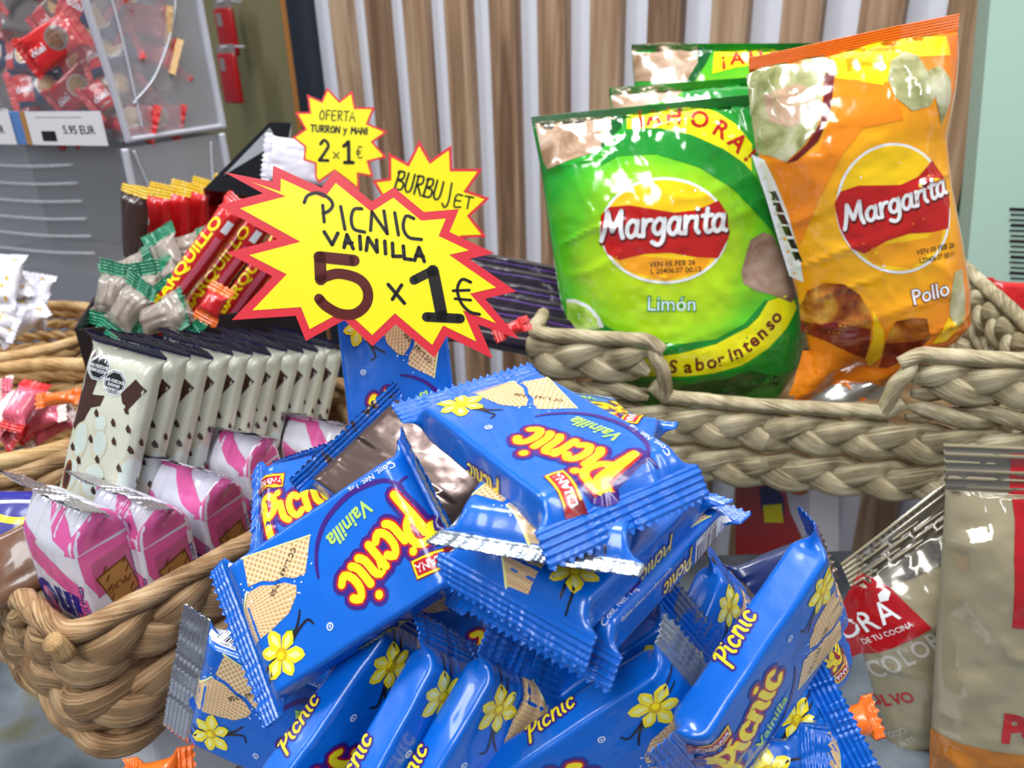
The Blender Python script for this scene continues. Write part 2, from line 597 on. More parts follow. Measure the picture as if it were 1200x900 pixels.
class Tube:
    """A flow-wrapped pack: a printed tube round a block, pinched flat into a fin at each end.
    x runs along the pack, s round it (s = y on the front face)."""

    def __init__(s, L, W, T, seal=(9, 9), tr=6.0, rc=1.6, bulge=0.5, wr=0.35, seed=0, bend=(0.3, 0.3), zs=(0, 0), crimp=(0.28, 1.9), crease=0.0, twist=0.0):
        s.L, s.W, s.T, s.seal, s.tr, s.bulge, s.wr, s.seed, s.bend, s.zs, s.crimp = L, W, T, seal, tr, bulge, wr, seed, bend, zs, crimp
        s.crease = crease; s.twist = twist
        # table of the rounded rectangle by arc length, from the middle of the front face
        pts = []
        hw, ht = W / 2, T / 2
        rc = min(rc, ht * 0.95)
        pts.append((0, ht)); pts.append((hw - rc, ht))
        for k in range(1, 7):
            a = PI / 2 * (1 - k / 6); pts.append((hw - rc + rc * math.cos(a), ht - rc + rc * math.sin(a)))
        for k in range(0, 7):
            a = -PI / 2 * k / 6; pts.append((hw - rc + rc * math.cos(a), -ht + rc + rc * math.sin(a)))
        pts.append((0, -ht))
        pts = np.array(pts); d = np.r_[0, np.cumsum(np.linalg.norm(np.diff(pts, axis=0), axis=1))]
        s.tab = (d, pts); s.H = d[-1]; s.P = 2 * s.H

    def pos(s, x, q):
        H = s.H
        q = (q + H) % (2 * H) - H
        a = np.abs(q); sg = np.sign(q)
        ry = np.interp(a, s.tab[0], s.tab[1][:, 0]) * sg; rz = np.interp(a, s.tab[0], s.tab[1][:, 1])
        fl = np.where(a < H / 2, a, H - a)
        fy = fl * sg
        front = np.clip((H / 2 - a) / 0.8, -1, 1)
        zs = np.where(x > 0, s.zs[1], s.zs[0])
        fz = zs + 0.12 * front
        e = np.abs(x) - s.L / 2
        t = np.clip(-e / s.tr, 0, 1)
        b = np.sin(PI / 2 * t) ** 0.75
        y = fy + (ry - fy) * b; z = fz + (rz - fz) * b
        side = np.clip(rz / (s.T / 2), -1, 1)
        z = z + s.bulge * b * np.cos(PI * np.clip(y / s.W, -.5, .5)) * np.cos(PI * x / (s.L * 1.05)) * side
        # crinkles: mostly long folds radiating from the pinched ends
        near = np.exp(-np.clip(-e, 0, None) / (s.tr * 1.5))
        n1 = fbm(x / 16, q / 11, s.seed, 3)
        n2 = ridge(x / 14 + 3, q / 3.6, s.seed + 3)
        z = z + s.wr * (n1 * 1.1 + near * n2 * 1.3) * np.where(e > 0, 0.6, 1)
        y = y + s.wr * 0.8 * fbm(x / 13, q / 9, s.seed + 11, 2)
        if s.crease:
            z = z + s.crease * (ridge(x / 22 + q / 40, q / 17 - x / 60, s.seed + 5) ** 3 - .3) * b
        ee = np.clip(e, 0, None)
        z = z + np.where(e > 0.6, s.crimp[0] * np.sin(2 * PI * ee / s.crimp[1]), 0)
        # bend the fins
        ang = np.where(x > 0, s.bend[1], s.bend[0]) * (1 + 0.25 * fbm(q / 18, q * 0 + 1.5, s.seed + 2, 2))
        ang = ang + s.twist * y / s.W
        r = 2.2
        th = np.clip(ee / r, 0, 1)
        # integrate direction angle rising linearly over r mm
        A = ang * th
        sm = np.abs(ang) > 1e-4
        R_ = np.where(sm, r / np.where(sm, ang, 1), 0)
        px = np.where(sm, R_ * np.sin(A), ee)
        pz = np.where(sm, -R_ * (1 - np.cos(A)), 0)
        rest = np.clip(ee - r, 0, None)
        px = px + rest * np.cos(A); pz = pz - rest * np.sin(A)
        px = np.where(ee <= r, np.where(sm, px, ee), px)
        off = z - zs
        X = np.where(e > 0, np.sign(x) * (s.L / 2 + px + np.sin(A) * off), x)
        Z = np.where(e > 0, zs + pz + np.cos(A) * off, z)
        return np.c_[X, y, Z]


def tube_body(name, tb, art, base, parent, step=1.3, lift=0.06, back=None, dl=0.035):
    nx = max(8, int(tb.L / step)); ns = max(24, int(tb.P / step)); ns -= ns % 2
    xs = np.linspace(-tb.L / 2, tb.L / 2, nx + 1)
    ss = (np.arange(ns) / ns * 2 - 1) * tb.H
    X, S = np.meshgrid(xs, ss, indexing='ij')
    G = np.c_[X.ravel(), S.ravel()]
    Fc = []; idx = []
    for i in range(nx):
        for j in range(ns):
            k = (j + 1) % ns
            Fc.append([i * ns + j, (i + 1) * ns + j, (i + 1) * ns + k, i * ns + k])
            idx.append(1 if back and abs(ss[j]) > tb.H - tb.W / 2 else 0)
    return printed_mesh(name, tb, G, Fc, [base, back] if back else [base], idx, art, parent, lift, dl)


def tube_seal(tb, end, mats, parent, zig=1.3, pitch=2.6, name='end_seal'):
    """One crimped fin. mats = (front sheet, back sheet)."""
    H = tb.H; sl = tb.seal[0 if end < 0 else 1]
    ns = 2 * int(H / (pitch / 4)); nx = int(sl / 0.42)
    ss = (np.arange(ns) / ns * 2 - 1) * H
    yy = np.where(np.abs(ss) < H / 2, ss, np.sign(ss) * (H - np.abs(ss)))
    tri = np.abs(((yy / pitch) % 1) * 2 - 1)
    G = []; Fc = []; idx = []
    for i in range(nx + 1):
        x = tb.L / 2 + (sl - zig * tri) * i / nx
        G.append(np.c_[end * x, ss])
    G = np.concatenate(G)
    for i in range(nx):
        for j in range(ns):
            k = (j + 1) % ns
            f = [i * ns + j, (i + 1) * ns + j, (i + 1) * ns + k, i * ns + k]
            Fc.append(f if end > 0 else f[::-1]); idx.append(0 if abs(ss[j] + H / ns) < H / 2 else 1)
    P, N = lay(tb, G)
    return mesh_obj(name, P, Fc, list(mats), idx, G, N, parent)


# ================================================================ the setting
def struct(name, mb, mats, frame=None):
    o = mb.build(name, mats)
    if frame is not None:
        o.matrix_world = frame.matrix()
    o['kind'] = 'structure'
    return o


mat('floor_grey', (92, 98, 104), rough=0.35, bump=0.0004, bscale=30)
mat('table_grey', (120, 126, 132), rough=0.3)
m = MATS['table_grey']; nt, N, L, b = nodes(m)
tc = N.new('ShaderNodeTexCoord'); nz = N.new('ShaderNodeTexNoise'); nz.inputs['Scale'].default_value = 22; nz.inputs['Detail'].default_value = 6
L.new(tc.outputs['Object'], nz.inputs['Vector'])
rp = ramp(nt, [(0.35, (84, 92, 100)), (0.55, (122, 130, 138)), (0.68, (112, 112, 82)), (0.8, (150, 156, 162))])
L.new(nz.outputs['Fac'], rp.inputs[0]); L.new(rp.outputs[0], b.inputs['Base Color'])
mat('wall_white', (214, 216, 226), rough=0.55)
mat('wall_olive', (112, 106, 74), rough=0.6)
mat('navy_trim', (22, 30, 42), rough=0.4)
mat('amber_wood', (160, 104, 44), rough=0.5)
mat('grey_plastic', (120, 124, 130), rough=0.4)


def wood_slat():
    m = mat('oak_slat', (176, 142, 108), rough=0.5); nt, N, L, b = nodes(m)
    tc = N.new('ShaderNodeTexCoord'); oi = N.new('ShaderNodeObjectInfo')
    cb = N.new('ShaderNodeCombineXYZ'); L.new(math_node(nt, 'MULTIPLY', oi.outputs['Random'], 40.0), cb.inputs[2])
    ad = N.new('ShaderNodeVectorMath'); ad.operation = 'ADD'; L.new(tc.outputs['Object'], ad.inputs[0]); L.new(cb.outputs[0], ad.inputs[1])
    mp = N.new('ShaderNodeMapping'); mp.inputs['Scale'].default_value = (60, 60, 3.2); L.new(ad.outputs[0], mp.inputs[0])
    nz = N.new('ShaderNodeTexNoise'); nz.inputs['Scale'].default_value = 1.0; nz.inputs['Detail'].default_value = 5; nz.inputs['Distortion'].default_value = 1.2
    L.new(mp.outputs[0], nz.inputs['Vector'])
    v = math_node(nt, 'ADD', nz.outputs['Fac'], math_node(nt, 'MULTIPLY', math_node(nt, 'SUBTRACT', oi.outputs['Random'], 0.5), 0.22))
    rp = ramp(nt, [(0.3, (104, 76, 54)), (0.5, (150, 118, 90)), (0.7, (180, 152, 124))])
    L.new(v, rp.inputs[0]); L.new(rp.outputs[0], b.inputs['Base Color'])


wood_slat()
FLOOR_Z = 0.0
mb = MB(); mb.box((0, 600, -20), (2600, 2400, 20)); struct('floor', mb, 'floor_grey')
# slatted back wall: a plane y = 1 - 0.77 x, seen turned away to the left
WN = np.array([-0.77, -1.0, 0]); WN /= np.linalg.norm(WN)     # towards the shop
WD = np.array([1.0, -0.77, 0]); WD /= np.linalg.norm(WD)
wall_fr = Frame((0, 1.0, 0), WN)
mb = MB(); mb.box((560, 1250, -30), (920, 1250, 18)); wall = struct('wall_back', mb, 'wall_white', wall_fr)
PITCH = 0.069676; S0 = -0.32525
sl = bpy.data.meshes.new('slat')
smb = MB(); smb.box((0, 0, 0), (18.2, 8, 1250), 0, bev=1.2)
proto = smb.build('slat', 'oak_slat', None, smooth=False)
proto['kind'] = 'structure'
first = True
for k in range(0, 21):
    s_ = S0 + PITCH * (k + 0.5) + 0.0165
    p = np.array([0, 1.0, 0]) + WD * s_ + WN * 0.0
    o = proto if first else proto.copy()
    if not first:
        COL.objects.link(o)
    first = False
    o.parent = wall
    o.matrix_parent_inverse = wall.matrix_world.inverted() if False else Matrix.Identity(4)
    # wall local: x along, y up, z to the shop
    o.matrix_basis = Matrix.Translation((s_, 1.25, -0.004)) @ Matrix.Rotation(-PI / 2, 4, 'X')
# left of the slats: olive panel with an amber edge and a navy post
mb = MB(); mb.box((-560, 1250, -30), (200, 1250, 12)); struct('wall_left', mb, 'wall_olive', wall_fr)
mb = MB(); mb.box((-352, 1250, -8), (14, 1250, 26), bev=2); struct('trim_1', mb, 'navy_trim', wall_fr)
mb = MB(); mb.box((-378, 1250, -6), (10, 1250, 16), bev=2); struct('trim_2', mb, 'amber_wood', wall_fr)

# the display table that carries the pile and the baskets in front
TOP = 1.40 - 0.335
t = thing('display_table', 'low grey display table under the baskets and the blue wafer pile', 'table', loc=(0, 0, 0))
mb = MB(); mb.box((-90, 210, TOP * 1000 - 15), (560, 240, 15), bev=3); mb.build('table_top', 'table_grey', t)
for x in (-600, 420):
    for y in (20, 400):
        mb = MB(); mb.box((x, y, TOP * 500 - 15), (20, 20, TOP * 500 - 15), bev=2); mb.build('leg', 'grey_plastic', t)

# ================================================================ blue wafer packs
def wafer_pack_art():
    A = Art()
    W2 = 21
    # broken wafers
    A.poly([(24.5, -19.5), (1.5, -13.5), (7.2, -4.6), (11, -5.2), (14, -7.4), (18, -8.2), (21, -10.2), (26.2, -11.2)], 'wafer_lattice', 2)
    A.poly([(26.8, -9.6), (22, -9.2), (18, -7), (14.5, -5.8), (11.2, -3.0), (12.4, -.5), (16.5, 2.8), (24, 4.2), (33.6, 4.9), (33.9, -2.1)], 'wafer_fan', 2)
    A.line([(1.3, -13.8), (25, -20)], 0.5, 'petal_pale', 3); A.line([(27.2, -10), (34.2, -2)], 0.6, 'petal_pale', 3)
    rnd = random.Random(4)
    for k in range(26):
        a = rnd.choice([(9, -5), (12, -3), (27.5, -10), (5, -10), (30, -8)])
        A.ell(a[0] + rnd.gauss(0, 1.7), a[1] + rnd.gauss(0, 1.7), .28, .24, 'ink_white', 3, n=6)
    # swoosh
    A.line([(-30.5, -10), (-30, -12.2), (-25.5, -15.9), (-16, -17.7), (-6.5, -15.6), (-.6, -11), (2.6, -5.5), (3.8, -1.2)], 1.75, 'ink_purple', 3, taper=.5)
    A.line([(-32.4, -13.4), (-30.4, -12.4), (-29, -10.2)], .8, 'ink_purple', 3)
    # logo
    ang = math.radians(20)
    for (wd, m, ly) in ((6.0, 'ink_purple', 4), (3.7, 'ink_red', 5), (2.35, 'ink_yellow', 6)):
        A.script('Picnic', -30.6, -7.0, 8.5, wd, m, ly, ang, 0.10, 0.76, first=0.96)
    A.ell(6.4, 13, 1.1, 1.1, 'ink_white', 5, n=14); A.ell(6.4, 13, .8, .8, 'film_blue', 6, n=14); A.text('R', 6.4, 12.5, 1.4, 'ink_white', 7)
    # vainilla
    A.text('Vainilla', -11.3, -12.2, 7.0, 'ink_lime', 6, math.radians(13), 0.02, 0.15, sx=.84)
    # maker's tag
    for (a, m, ly) in ((0.9, 'ink_darkred', 5), (0.55, 'ink_yellow', 6), (0, 'ink_red', 7)):
        A.poly([(-34 - a, 11.9 - a), (-24.4 + a, 10.5 - a), (-23.8 + a, 14.6 + a), (-33.4 - a, 16.2 + a)], m, ly)
    A.text('DIANA', -28.9, 12.1, 3.3, 'ink_white', 8, math.radians(-8), 0.02, 0, sx=.9)
    # net content and description
    A.text('Cont. Net. 13g', -23.6, -19.2, 2.6, 'ink_white', 3, math.radians(0))
    A.text('Galletas rellenas con sabor a vainilla', -14, -22.6, 1.9, 'ink_white', 3, sx=.95)
    # flower and pods
    for c in ([(13.2, 4.0), (15, 6.6), (18, 9.4), (21, 11.4)], [(10.8, 9.6), (12, 7.6), (16, 8.8), (20, 11.2)], [(31.8, 13.4), (28.5, 12.8), (25, 11.6)], [(33.6, 16.4), (30, 15.8), (26, 13.4)]):
        A.line(c, .85, 'pod_brown', 3, taper=.3)
    A.poly([(18.6, 9.5), (17.0, 7.6), (19.5, 6.8), (21.5, 8.5)], 'leaf_green', 3)
    cx, cy = 23.6, 11.9
    for k, a0 in enumerate((95, 150, 215, 275, 330, 35)):
        a = math.radians(a0); r = 7.8 if k % 2 else 7.0
        P = [(cx, cy)]
        for (u, v) in ((.25, -.12), (.6, -.30), (.85, -.16), (1.0, 0.0), (.88, .2), (.6, .30), (.25, .14)):
            P.append((cx + r * (u * math.cos(a) - v * math.sin(a)), cy + r * (u * math.sin(a) + v * math.cos(a))))
        A.poly(P, 'petal_yellow', 4 + k % 2)
        Q = [(cx + r * (u * math.cos(a) - v * math.sin(a)), cy + r * (u * math.sin(a) + v * math.cos(a))) for u, v in ((.25, -.05), (.6, -.12), (.85, .02), (.6, .14))]
        A.poly(Q, 'petal_pale', 6)
    A.ell(cx, cy, 1.9, 1.9, 'petal_core', 7, n=14); A.ell(cx + .3, cy + .3, 1.1, 1.1, 'ink_yellow', 8, n=12)
    # stamp
    A.text('CC L.163  17:50', 14, -9.5, 2.3, 'ink_black', 9, math.radians(35), .01)
    # small logos on the long sides
    for (y0, a0, x0) in ((26.2, 0.0, -12), (-25.0, PI, 12)):
        for (wd, m, ly) in ((2.1, 'ink_purple', 3), (.8, 'ink_yellow', 5)):
            x1 = x0
            A.script('Picnic', x1, y0 + (0 if a0 == 0 else .8), 3.3, wd, m, ly, a0 + math.radians(4), 0.1, 1.05, step=1.0)
    # bar code on the lower side
    A.poly([(14, -31.4), (33, -31.4), (33, -22.4), (14, -22.4)], 'ink_white', 2)
    x = 15
    while x < 32:
        wv = rnd.choice((.25, .4, .7)); A.poly([(x, -30.6), (x + wv, -30.6), (x + wv, -24.6), (x, -24.6)], 'ink_black', 3); x += wv + rnd.choice((.3, .5, .7))
    A.text('7 457400 08731', 23.5, -24.1, 1.7, 'ink_black', 4, 0)
    return A


PACK_ART = wafer_pack_art()
PL, PW, PT = 68.0, 42.0, 11.5

POSES = {
    'A': ((-0.0543, 0.1828, -0.1386), (-0.84, -0.092, -0.534), (-0.313, -0.722, 0.617)),
    'B': ((0.0075, 0.1905, -0.0961), (-0.536, 0.844, 0.012), (-0.005, -0.017, 1.0)),
    'D': ((0.0204, 0.1858, -0.1222), (-0.642, -0.766, -0.019), (0.019, -0.04, 0.999)),
    'Z': ((0.0154, 0.1878, -0.1052), (-0.305, -0.952, -0.027), (0.001, -0.028, 1.0)),
    'C': ((0.0275, 0.1905, -0.1331), (0.646, 0.762, 0.042), (-0.011, -0.046, 0.999)),
    'E': ((-0.044, 0.2742, -0.1191), (-0.076, 0.382, 0.921), (0.097, -0.916, 0.389)),
    'F': ((-0.0322, 0.2209, -0.1299), (0.754, -0.617, -0.224), (-0.104, -0.45, 0.887)),
    'G': ((-0.0591, 0.2334, -0.1445), (0.986, 0.059, 0.156), (-0.099, -0.545, 0.833)),
    'H': ((-0.0707, 0.2489, -0.1788), (-0.237, 0.459, 0.856), (-0.539, -0.795, 0.278)),
    'I': ((-0.0799, 0.1868, -0.2039), (-0.93, 0.252, 0.267), (-0.211, -0.962, 0.174)),
    'J': ((-0.0469, 0.1673, -0.1911), (0.587, 0.539, 0.603), (0.631, -0.772, 0.075)),
    'K': ((-0.0285, 0.1557, -0.1927), (0.517, 0.56, 0.648), (0.66, -0.742, 0.115)),
    'L': ((-0.0134, 0.153, -0.1948), (0.546, 0.529, 0.649), (0.633, -0.768, 0.094)),
    'M2': ((0.023, 0.1537, -0.1892), (0.826, 0.13, 0.548), (0.132, -0.991, 0.035)),
    'N': ((0.0661, 0.1977, -0.2009), (0.506, 0.625, 0.594), (0.653, -0.728, 0.208)),
    'O': ((0.0755, 0.1671, -0.1673), (0.667, 0.536, 0.518), (0.624, -0.781, 0.004)),
    'P': ((0.087, 0.1936, -0.2105), (-0.745, -0.424, -0.514), (0.454, -0.888, 0.074)),
    'Q': ((0.0732, 0.1729, -0.2216), (0.913, 0.312, 0.262), (0.106, -0.803, 0.587)),
    'S': ((0.0481, 0.1598, -0.21), (0.979, -0.203, 0.017), (-0.158, -0.702, 0.695)),
    'T': ((0.0165, 0.2833, -0.1317), (-0.977, -0.039, 0.211), (0.2, 0.19, 0.961)),
    'U': ((-0.0727, 0.1977, -0.2423), (0.484, 0.484, 0.729), (0.521, -0.828, 0.204)),
    'V': ((-0.0161, 0.2152, -0.1871), (-0.883, 0.461, 0.087), (-0.002, -0.189, 0.982)),
    'W': ((0.0065, 0.22, -0.1968), (-0.965, 0.198, 0.171), (0.104, -0.309, 0.945)),
    'Y': ((0.0158, 0.1921, -0.2418), (0.579, 0.466, 0.669), (0.332, -0.884, 0.328)),
    'M1': ((0.0305, 0.1836, -0.2), (0.815, 0.129, 0.565), (0.132, -0.991, 0.035)),
    'COW': ((-0.1896, 0.3078, -0.163), (0.266, 0.376, 0.888), (-0.268, -0.855, 0.443)),
}
COW_DIR = (0.388, 0.867, -0.313)
BASE_TRAY = np.array([-0.203, 0.288, 1.186])



def pose_frame(k, dn=0.0):
    p, ex, n = POSES[k]
    p = np.array(p) + np.array([0, 0, CAM_Z]); ex = np.array(ex, float); n = np.array(n, float)
    n /= np.linalg.norm(n); ex = ex - n * ex.dot(n); ex /= np.linalg.norm(ex)
    f = Frame(p - n * (PT / 2000 + dn), n)
    f.m = np.c_[ex, np.cross(n, ex), n]
    return f


G_PILE = 'blue vanilla wafer packs in the pile'


def flip(f):
    f.m = np.c_[f.m[:, 0], -f.m[:, 1], -f.m[:, 2]]
    return f


def wafer_pack(k, label, seed, b0=0.3, b1=0.3, s0='film_blue', s1='film_blue', r0='film_blue', r1='film_blue', back=None, wr=0.3, crease=0.0, seal=(10, 10), tw=0.0, dn=0.0, L=PL, zs=(0, 0), hi=True):
    fr = pose_frame(k, dn)
    if back:
        fr = flip(fr)
    o = thing('wafer_pack', label, 'snack pack', fr, G_PILE)
    tb = Tube(L, PW, PT, seal=seal, seed=seed, bend=(b0, b1), wr=wr, crease=crease, twist=tw, zs=zs, crimp=(.34, 1.9))
    tube_body('wrapper', tb, PACK_ART, 'film_blue', o, 1.3 if hi else 2.2, back=back)
    tube_seal(tb, -1, (s0, r0), o); tube_seal(tb, 1, (s1, r1), o)
    return o


wafer_pack('A', 'large blue wafer pack facing the viewer at the left, its logo upside down', 1, b0=-1.1, b1=0.35, r0='foil_clear')
wafer_pack('B', 'blue wafer pack lying flat on top of the pile under the big star', 2, b0=0.95, b1=-0.35, wr=0.22)
wafer_pack('D', 'third blue wafer pack down the flat stack, its flower just below the silver fin', 3, b0=0.4, b1=1.3)
wafer_pack('Z', 'second blue wafer pack of the flat stack, its silver crimped fin folded up', 26, b1=-0.35, s1='foil_clear', r1='foil_silver')
wafer_pack('C', 'lowest blue wafer pack of the flat stack, net weight text at its edge', 4, b0=0.9, b1=0.15, wr=0.35)
wafer_pack('E', 'blue wafer pack standing upright behind the stack, its top hidden by the star', 5, b1=0.1)
wafer_pack('F', 'face-down wafer pack with a brownish foil back between left and top packs', 6, b0=1.25, seal=(7, 9), back='foil_brown', s0='foil_brown', s1='foil_silver')
wafer_pack('G', 'half hidden blue wafer pack with a red maker tag beside the pink biscuit packs', 7, b0=0.9, wr=0.5)
wafer_pack('H', 'blue wafer pack behind the left packs, only its crimped top fin showing', 8, b1=-0.5, wr=0.5)
wafer_pack('I', 'blue wafer pack at the bottom left with a wide silver fin and flower', 9, b1=0.25, s1='foil_silver', seal=(10, 13))
wafer_pack('J', 'leftmost of the three leaning blue packs with flowers at the bottom', 10, b1=1.0, wr=0.45, r1='film_blue_deep')
wafer_pack('K', 'middle of the three leaning blue packs with flowers at the bottom', 11, b1=1.1, wr=0.45, r1='film_blue_deep')
wafer_pack('L', 'rightmost of the three leaning blue packs with flowers at the bottom, fan wafer showing', 12, b1=0.2, wr=0.5)
wafer_pack('M2', 'nearest blue pack at the bottom centre with a clear silver fin at its right', 13, b1=0.9, s1='foil_clear', r1='foil_clear', wr=0.4)
wafer_pack('M1', 'blue pack right behind the nearest one, its dark fin curling open', 14, b1=0.6, wr=0.5, r1='foil_clear')
wafer_pack('N', 'blue pack with a flower tucked between the flat stack and the tall leaning pack', 15, b1=1.0, r1='foil_brown', wr=0.45)
wafer_pack('O', 'tall leaning blue pack on the right with a glossy edge and an iridescent tip', 16, b1=1.15, r1='film_blue_deep', wr=0.4)
wafer_pack('P', 'blue pack at the right edge of the pile, red maker tag at its top end', 17, b0=0.9, wr=0.45)
wafer_pack('Q', 'crinkled blue pack at the lower right, zigzag fin beside the spice bags', 18, b1=-0.4, r1='film_blue', s1='film_blue', wr=0.9, crease=1.2)
wafer_pack('S', 'crumpled blue pack cut by the lower edge, right of the nearest pack', 19, wr=0.9, crease=1.0)
wafer_pack('T', 'blue pack behind the top one, only its tagged corner showing by the grey basket', 20, wr=0.4)
wafer_pack('U', 'blue pack in shade below the large left pack, only its small side logo showing', 21, hi=False)
wafer_pack('V', 'blue pack lying flat deep in the pile behind the leaning packs', 22, hi=False)
wafer_pack('W', 'blue pack lying lowest under the flat stack', 23, hi=False)
wafer_pack('Y', 'blue pack at the bottom between the leaning packs and the nearest one', 25, hi=False)

# ================================================================ price stars
mat('card_yellow', (252, 240, 8), rough=0.35, coat=0.3)
mat('card_red', (226, 44, 58), rough=0.35, coat=0.3)
mat('card_edge', (232, 228, 220), rough=0.6)
mat('marker_black', (24, 18, 16), rough=0.35)
mat('marker_brown', (92, 22, 14), rough=0.3)
mat('stick_clear', (190, 196, 204), rough=0.1, alpha=0.45)


def inset(P, d):
    n = len(P); out = []
    sg = 1 if sum(P[k][0] * P[(k + 1) % n][1] - P[(k + 1) % n][0] * P[k][1] for k in range(n)) > 0 else -1
    for k in range(n):
        a, b, c = (np.array(P[k - 1]), np.array(P[k]), np.array(P[(k + 1) % n]))
        u = (b - a) / np.linalg.norm(b - a); v = (c - b) / np.linalg.norm(c - b)
        nu = np.array([-u[1], u[0]]) * sg; nv = np.array([-v[1], v[0]]) * sg
        q = nu + nv; q = q / (q.dot(q) / 2 + 1e-9)
        if np.linalg.norm(q) > 3.4:
            q = q / np.linalg.norm(q) * 3.4
        out.append(tuple(b + q * d))
    return out


class Flat:
    def __init__(s, curve=0.0, r=60.0):
        s.c = curve; s.r = r

    def pos(s, x, y):
        return np.c_[x, y, s.c * ((x / s.r) ** 2)]


def star_sign(name_label, cat, fr, outline, edge, strokes, group, curve=0.0):
    o = thing('price_star', name_label, cat, fr, group)
    P = [fr.l(*p) for p in outline]
    sg = sum(P[k][0] * P[(k + 1) % len(P)][1] - P[(k + 1) % len(P)][0] * P[k][1] for k in range(len(P)))
    if sg < 0:
        P = P[::-1]
    mb = MB(); prism(mb, P, -0.7, 0.0)
    o2 = mb.build('card', ['card_red'], o)
    A = Art(); A.poly(inset(P, edge), 'card_yellow', 1, grid=40)
    for (pts, wd, m, sm) in strokes:
        A.line([fr.l(*p) for p in pts], wd, m, 3, 0.8, smooth=sm)
    V = []; Fc = []; idx = []; mats = []; b = 0
    for (v2, f2, m, ly) in A.parts:
        if m not in mats:
            mats.append(m)
        V += [(x, y, 0.05 + 0.04 * ly) for x, y in v2]
        for f in f2:
            a, bb, c = v2[f[0]], v2[f[1]], v2[f[2]]
            ar = (bb[0] - a[0]) * (c[1] - a[1]) - (c[0] - a[0]) * (bb[1] - a[1])
            Fc.append([k + b for k in (f if ar >= 0 else f[::-1])]); idx.append(mats.index(m))
        b += len(v2)
    if edge < 2:
      bm_ = MB(); c_ = np.mean(P, axis=0); bm_.box((c_[0], c_[1] - 75, -2.2), (3, 75, 1.4), bev=.6); bm_.build('stem', 'stick_clear', o)
    mesh_obj('printed_face', V, Fc, mats, idx, None, None, o, smooth=False)
    return o


def sc(pts, ox, oy, k):
    return [(ox + x / k, oy + y / k) for x, y in pts]


def hand_px(body, p0, p1, h, wd, m, adv=0.85):
    """Hand lettering from pixel p0 to p1 (baseline) with cap height h pixels."""
    n = sum(0.45 if c in 'I ' else adv for c in body)
    k = math.hypot(p1[0] - p0[0], p1[1] - p0[1]) / n
    c, q = (p1[0] - p0[0]) / (n * k), (p1[1] - p0[1]) / (n * k)
    pen = 0; out = []
    for ch in body:
        for g in HAND.get(ch, []):
            P = [((pen + u) * k, v * h) for u, v in g]
            out.append(([(p0[0] + c * a + q * b, p0[1] + q * a - c * b) for a, b in P], wd, m, len(P) > 3))
        pen += 0.45 if ch in 'I ' else adv
    return out


G_STAR = 'yellow price stars with red edges'
big = [(68, 245), (155, 262), (238, 278), (240, 222), (330, 262), (410, 300), (455, 240), (520, 285), (587, 348), (665, 298), (770, 385), (893, 375), (860, 455), (1018, 530), (930, 550), (1095, 665), (985, 690), (1105, 832), (960, 780), (1012, 900), (850, 822), (808, 897), (670, 780), (590, 857), (490, 765), (355, 838), (320, 750), (95, 765), (240, 612), (75, 528), (258, 480), (45, 362), (205, 320)]
big = [p for k, p in enumerate(big) if k not in (1, 4, 7)]
K3 = lambda pts: sc(pts, 240, 120, 3.0)
st = []
for g in ([(350, 352), (362, 328), (398, 318), (438, 338), (450, 362), (436, 382), (416, 390)], [(415, 362), (420, 420)], [(478, 366), (493, 446)], [(552, 374), (525, 376), (515, 410), (525, 445), (562, 456)],
          [(583, 450), (588, 385)], [(588, 385), (642, 462)], [(642, 462), (630, 382)], [(668, 388), (681, 466)], [(735, 408), (707, 400), (698, 440), (717, 474), (762, 482)]):
    st.append((K3(g), 1.15, 'marker_black', len(g) > 2))
for g in ([(420, 455), (448, 500)], [(448, 500), (468, 460)], [(490, 510), (500, 465)], [(500, 465), (522, 514)], [(492, 494), (518, 494)], [(545, 470), (548, 516)], [(568, 520), (574, 475)], [(574, 475), (606, 526)], [(606, 526), (604, 484)],
          [(633, 488), (636, 532)], [(660, 495), (662, 541)], [(662, 541), (690, 541)], [(698, 505), (702, 549)], [(702, 549), (728, 553)], [(738, 555), (753, 510)], [(753, 510), (772, 559)], [(742, 538), (768, 541)]):
    st.append((K3(g), 1.3, 'marker_black', False))
st.append((K3([(525, 556), (402, 543)]), 4.0, 'marker_brown', False))
st.append((K3([(405, 545), (408, 622)]), 4.2, 'marker_brown', False))
st.append((K3([(408, 618), (470, 602), (540, 620), (572, 660), (568, 708), (530, 742), (475, 742), (425, 715), (402, 690)]), 3.6, 'marker_brown', True))
st.append((K3([(645, 640), (702, 706)]), 1.3, 'marker_black', False)); st.append((K3([(692, 642), (660, 692)]), 1.3, 'marker_black', False))
st.append((K3([(735, 625), (800, 592)]), 3.2, 'marker_black', False)); st.append((K3([(802, 592), (834, 752)]), 4.2, 'marker_black', False)); st.append((K3([(780, 754), (898, 760)]), 3.4, 'marker_black', False))
st.append((K3([(935, 632), (905, 622), (888, 655), (900, 702), (930, 735), (966, 745)]), 1.1, 'marker_black', True)); st.append((K3([(873, 662), (930, 660)]), 1.0, 'marker_black', False)); st.append((K3([(880, 690), (935, 695)]), 1.0, 'marker_black', False))
fr = Frame(at(430, 305, 0.268), (-0.02, -0.95, 0.30))
star_sign('largest yellow price star with red edge, reading vainilla 5 x 1 euro', 'price sign', fr, K3(big), 2.9, st, G_STAR)
K45 = lambda pts: sc(pts, 340, 90, 4.5)
s1 = [(195, 55), (260, 125), (328, 72), (345, 160), (448, 160), (412, 245), (515, 290), (440, 345), (510, 425), (415, 450), (440, 530), (362, 515), (365, 600), (290, 540), (235, 500), (150, 560), (130, 530), (130, 460), (70, 440), (75, 370), (10, 320), (75, 275), (25, 185), (100, 185), (88, 92), (165, 125)]
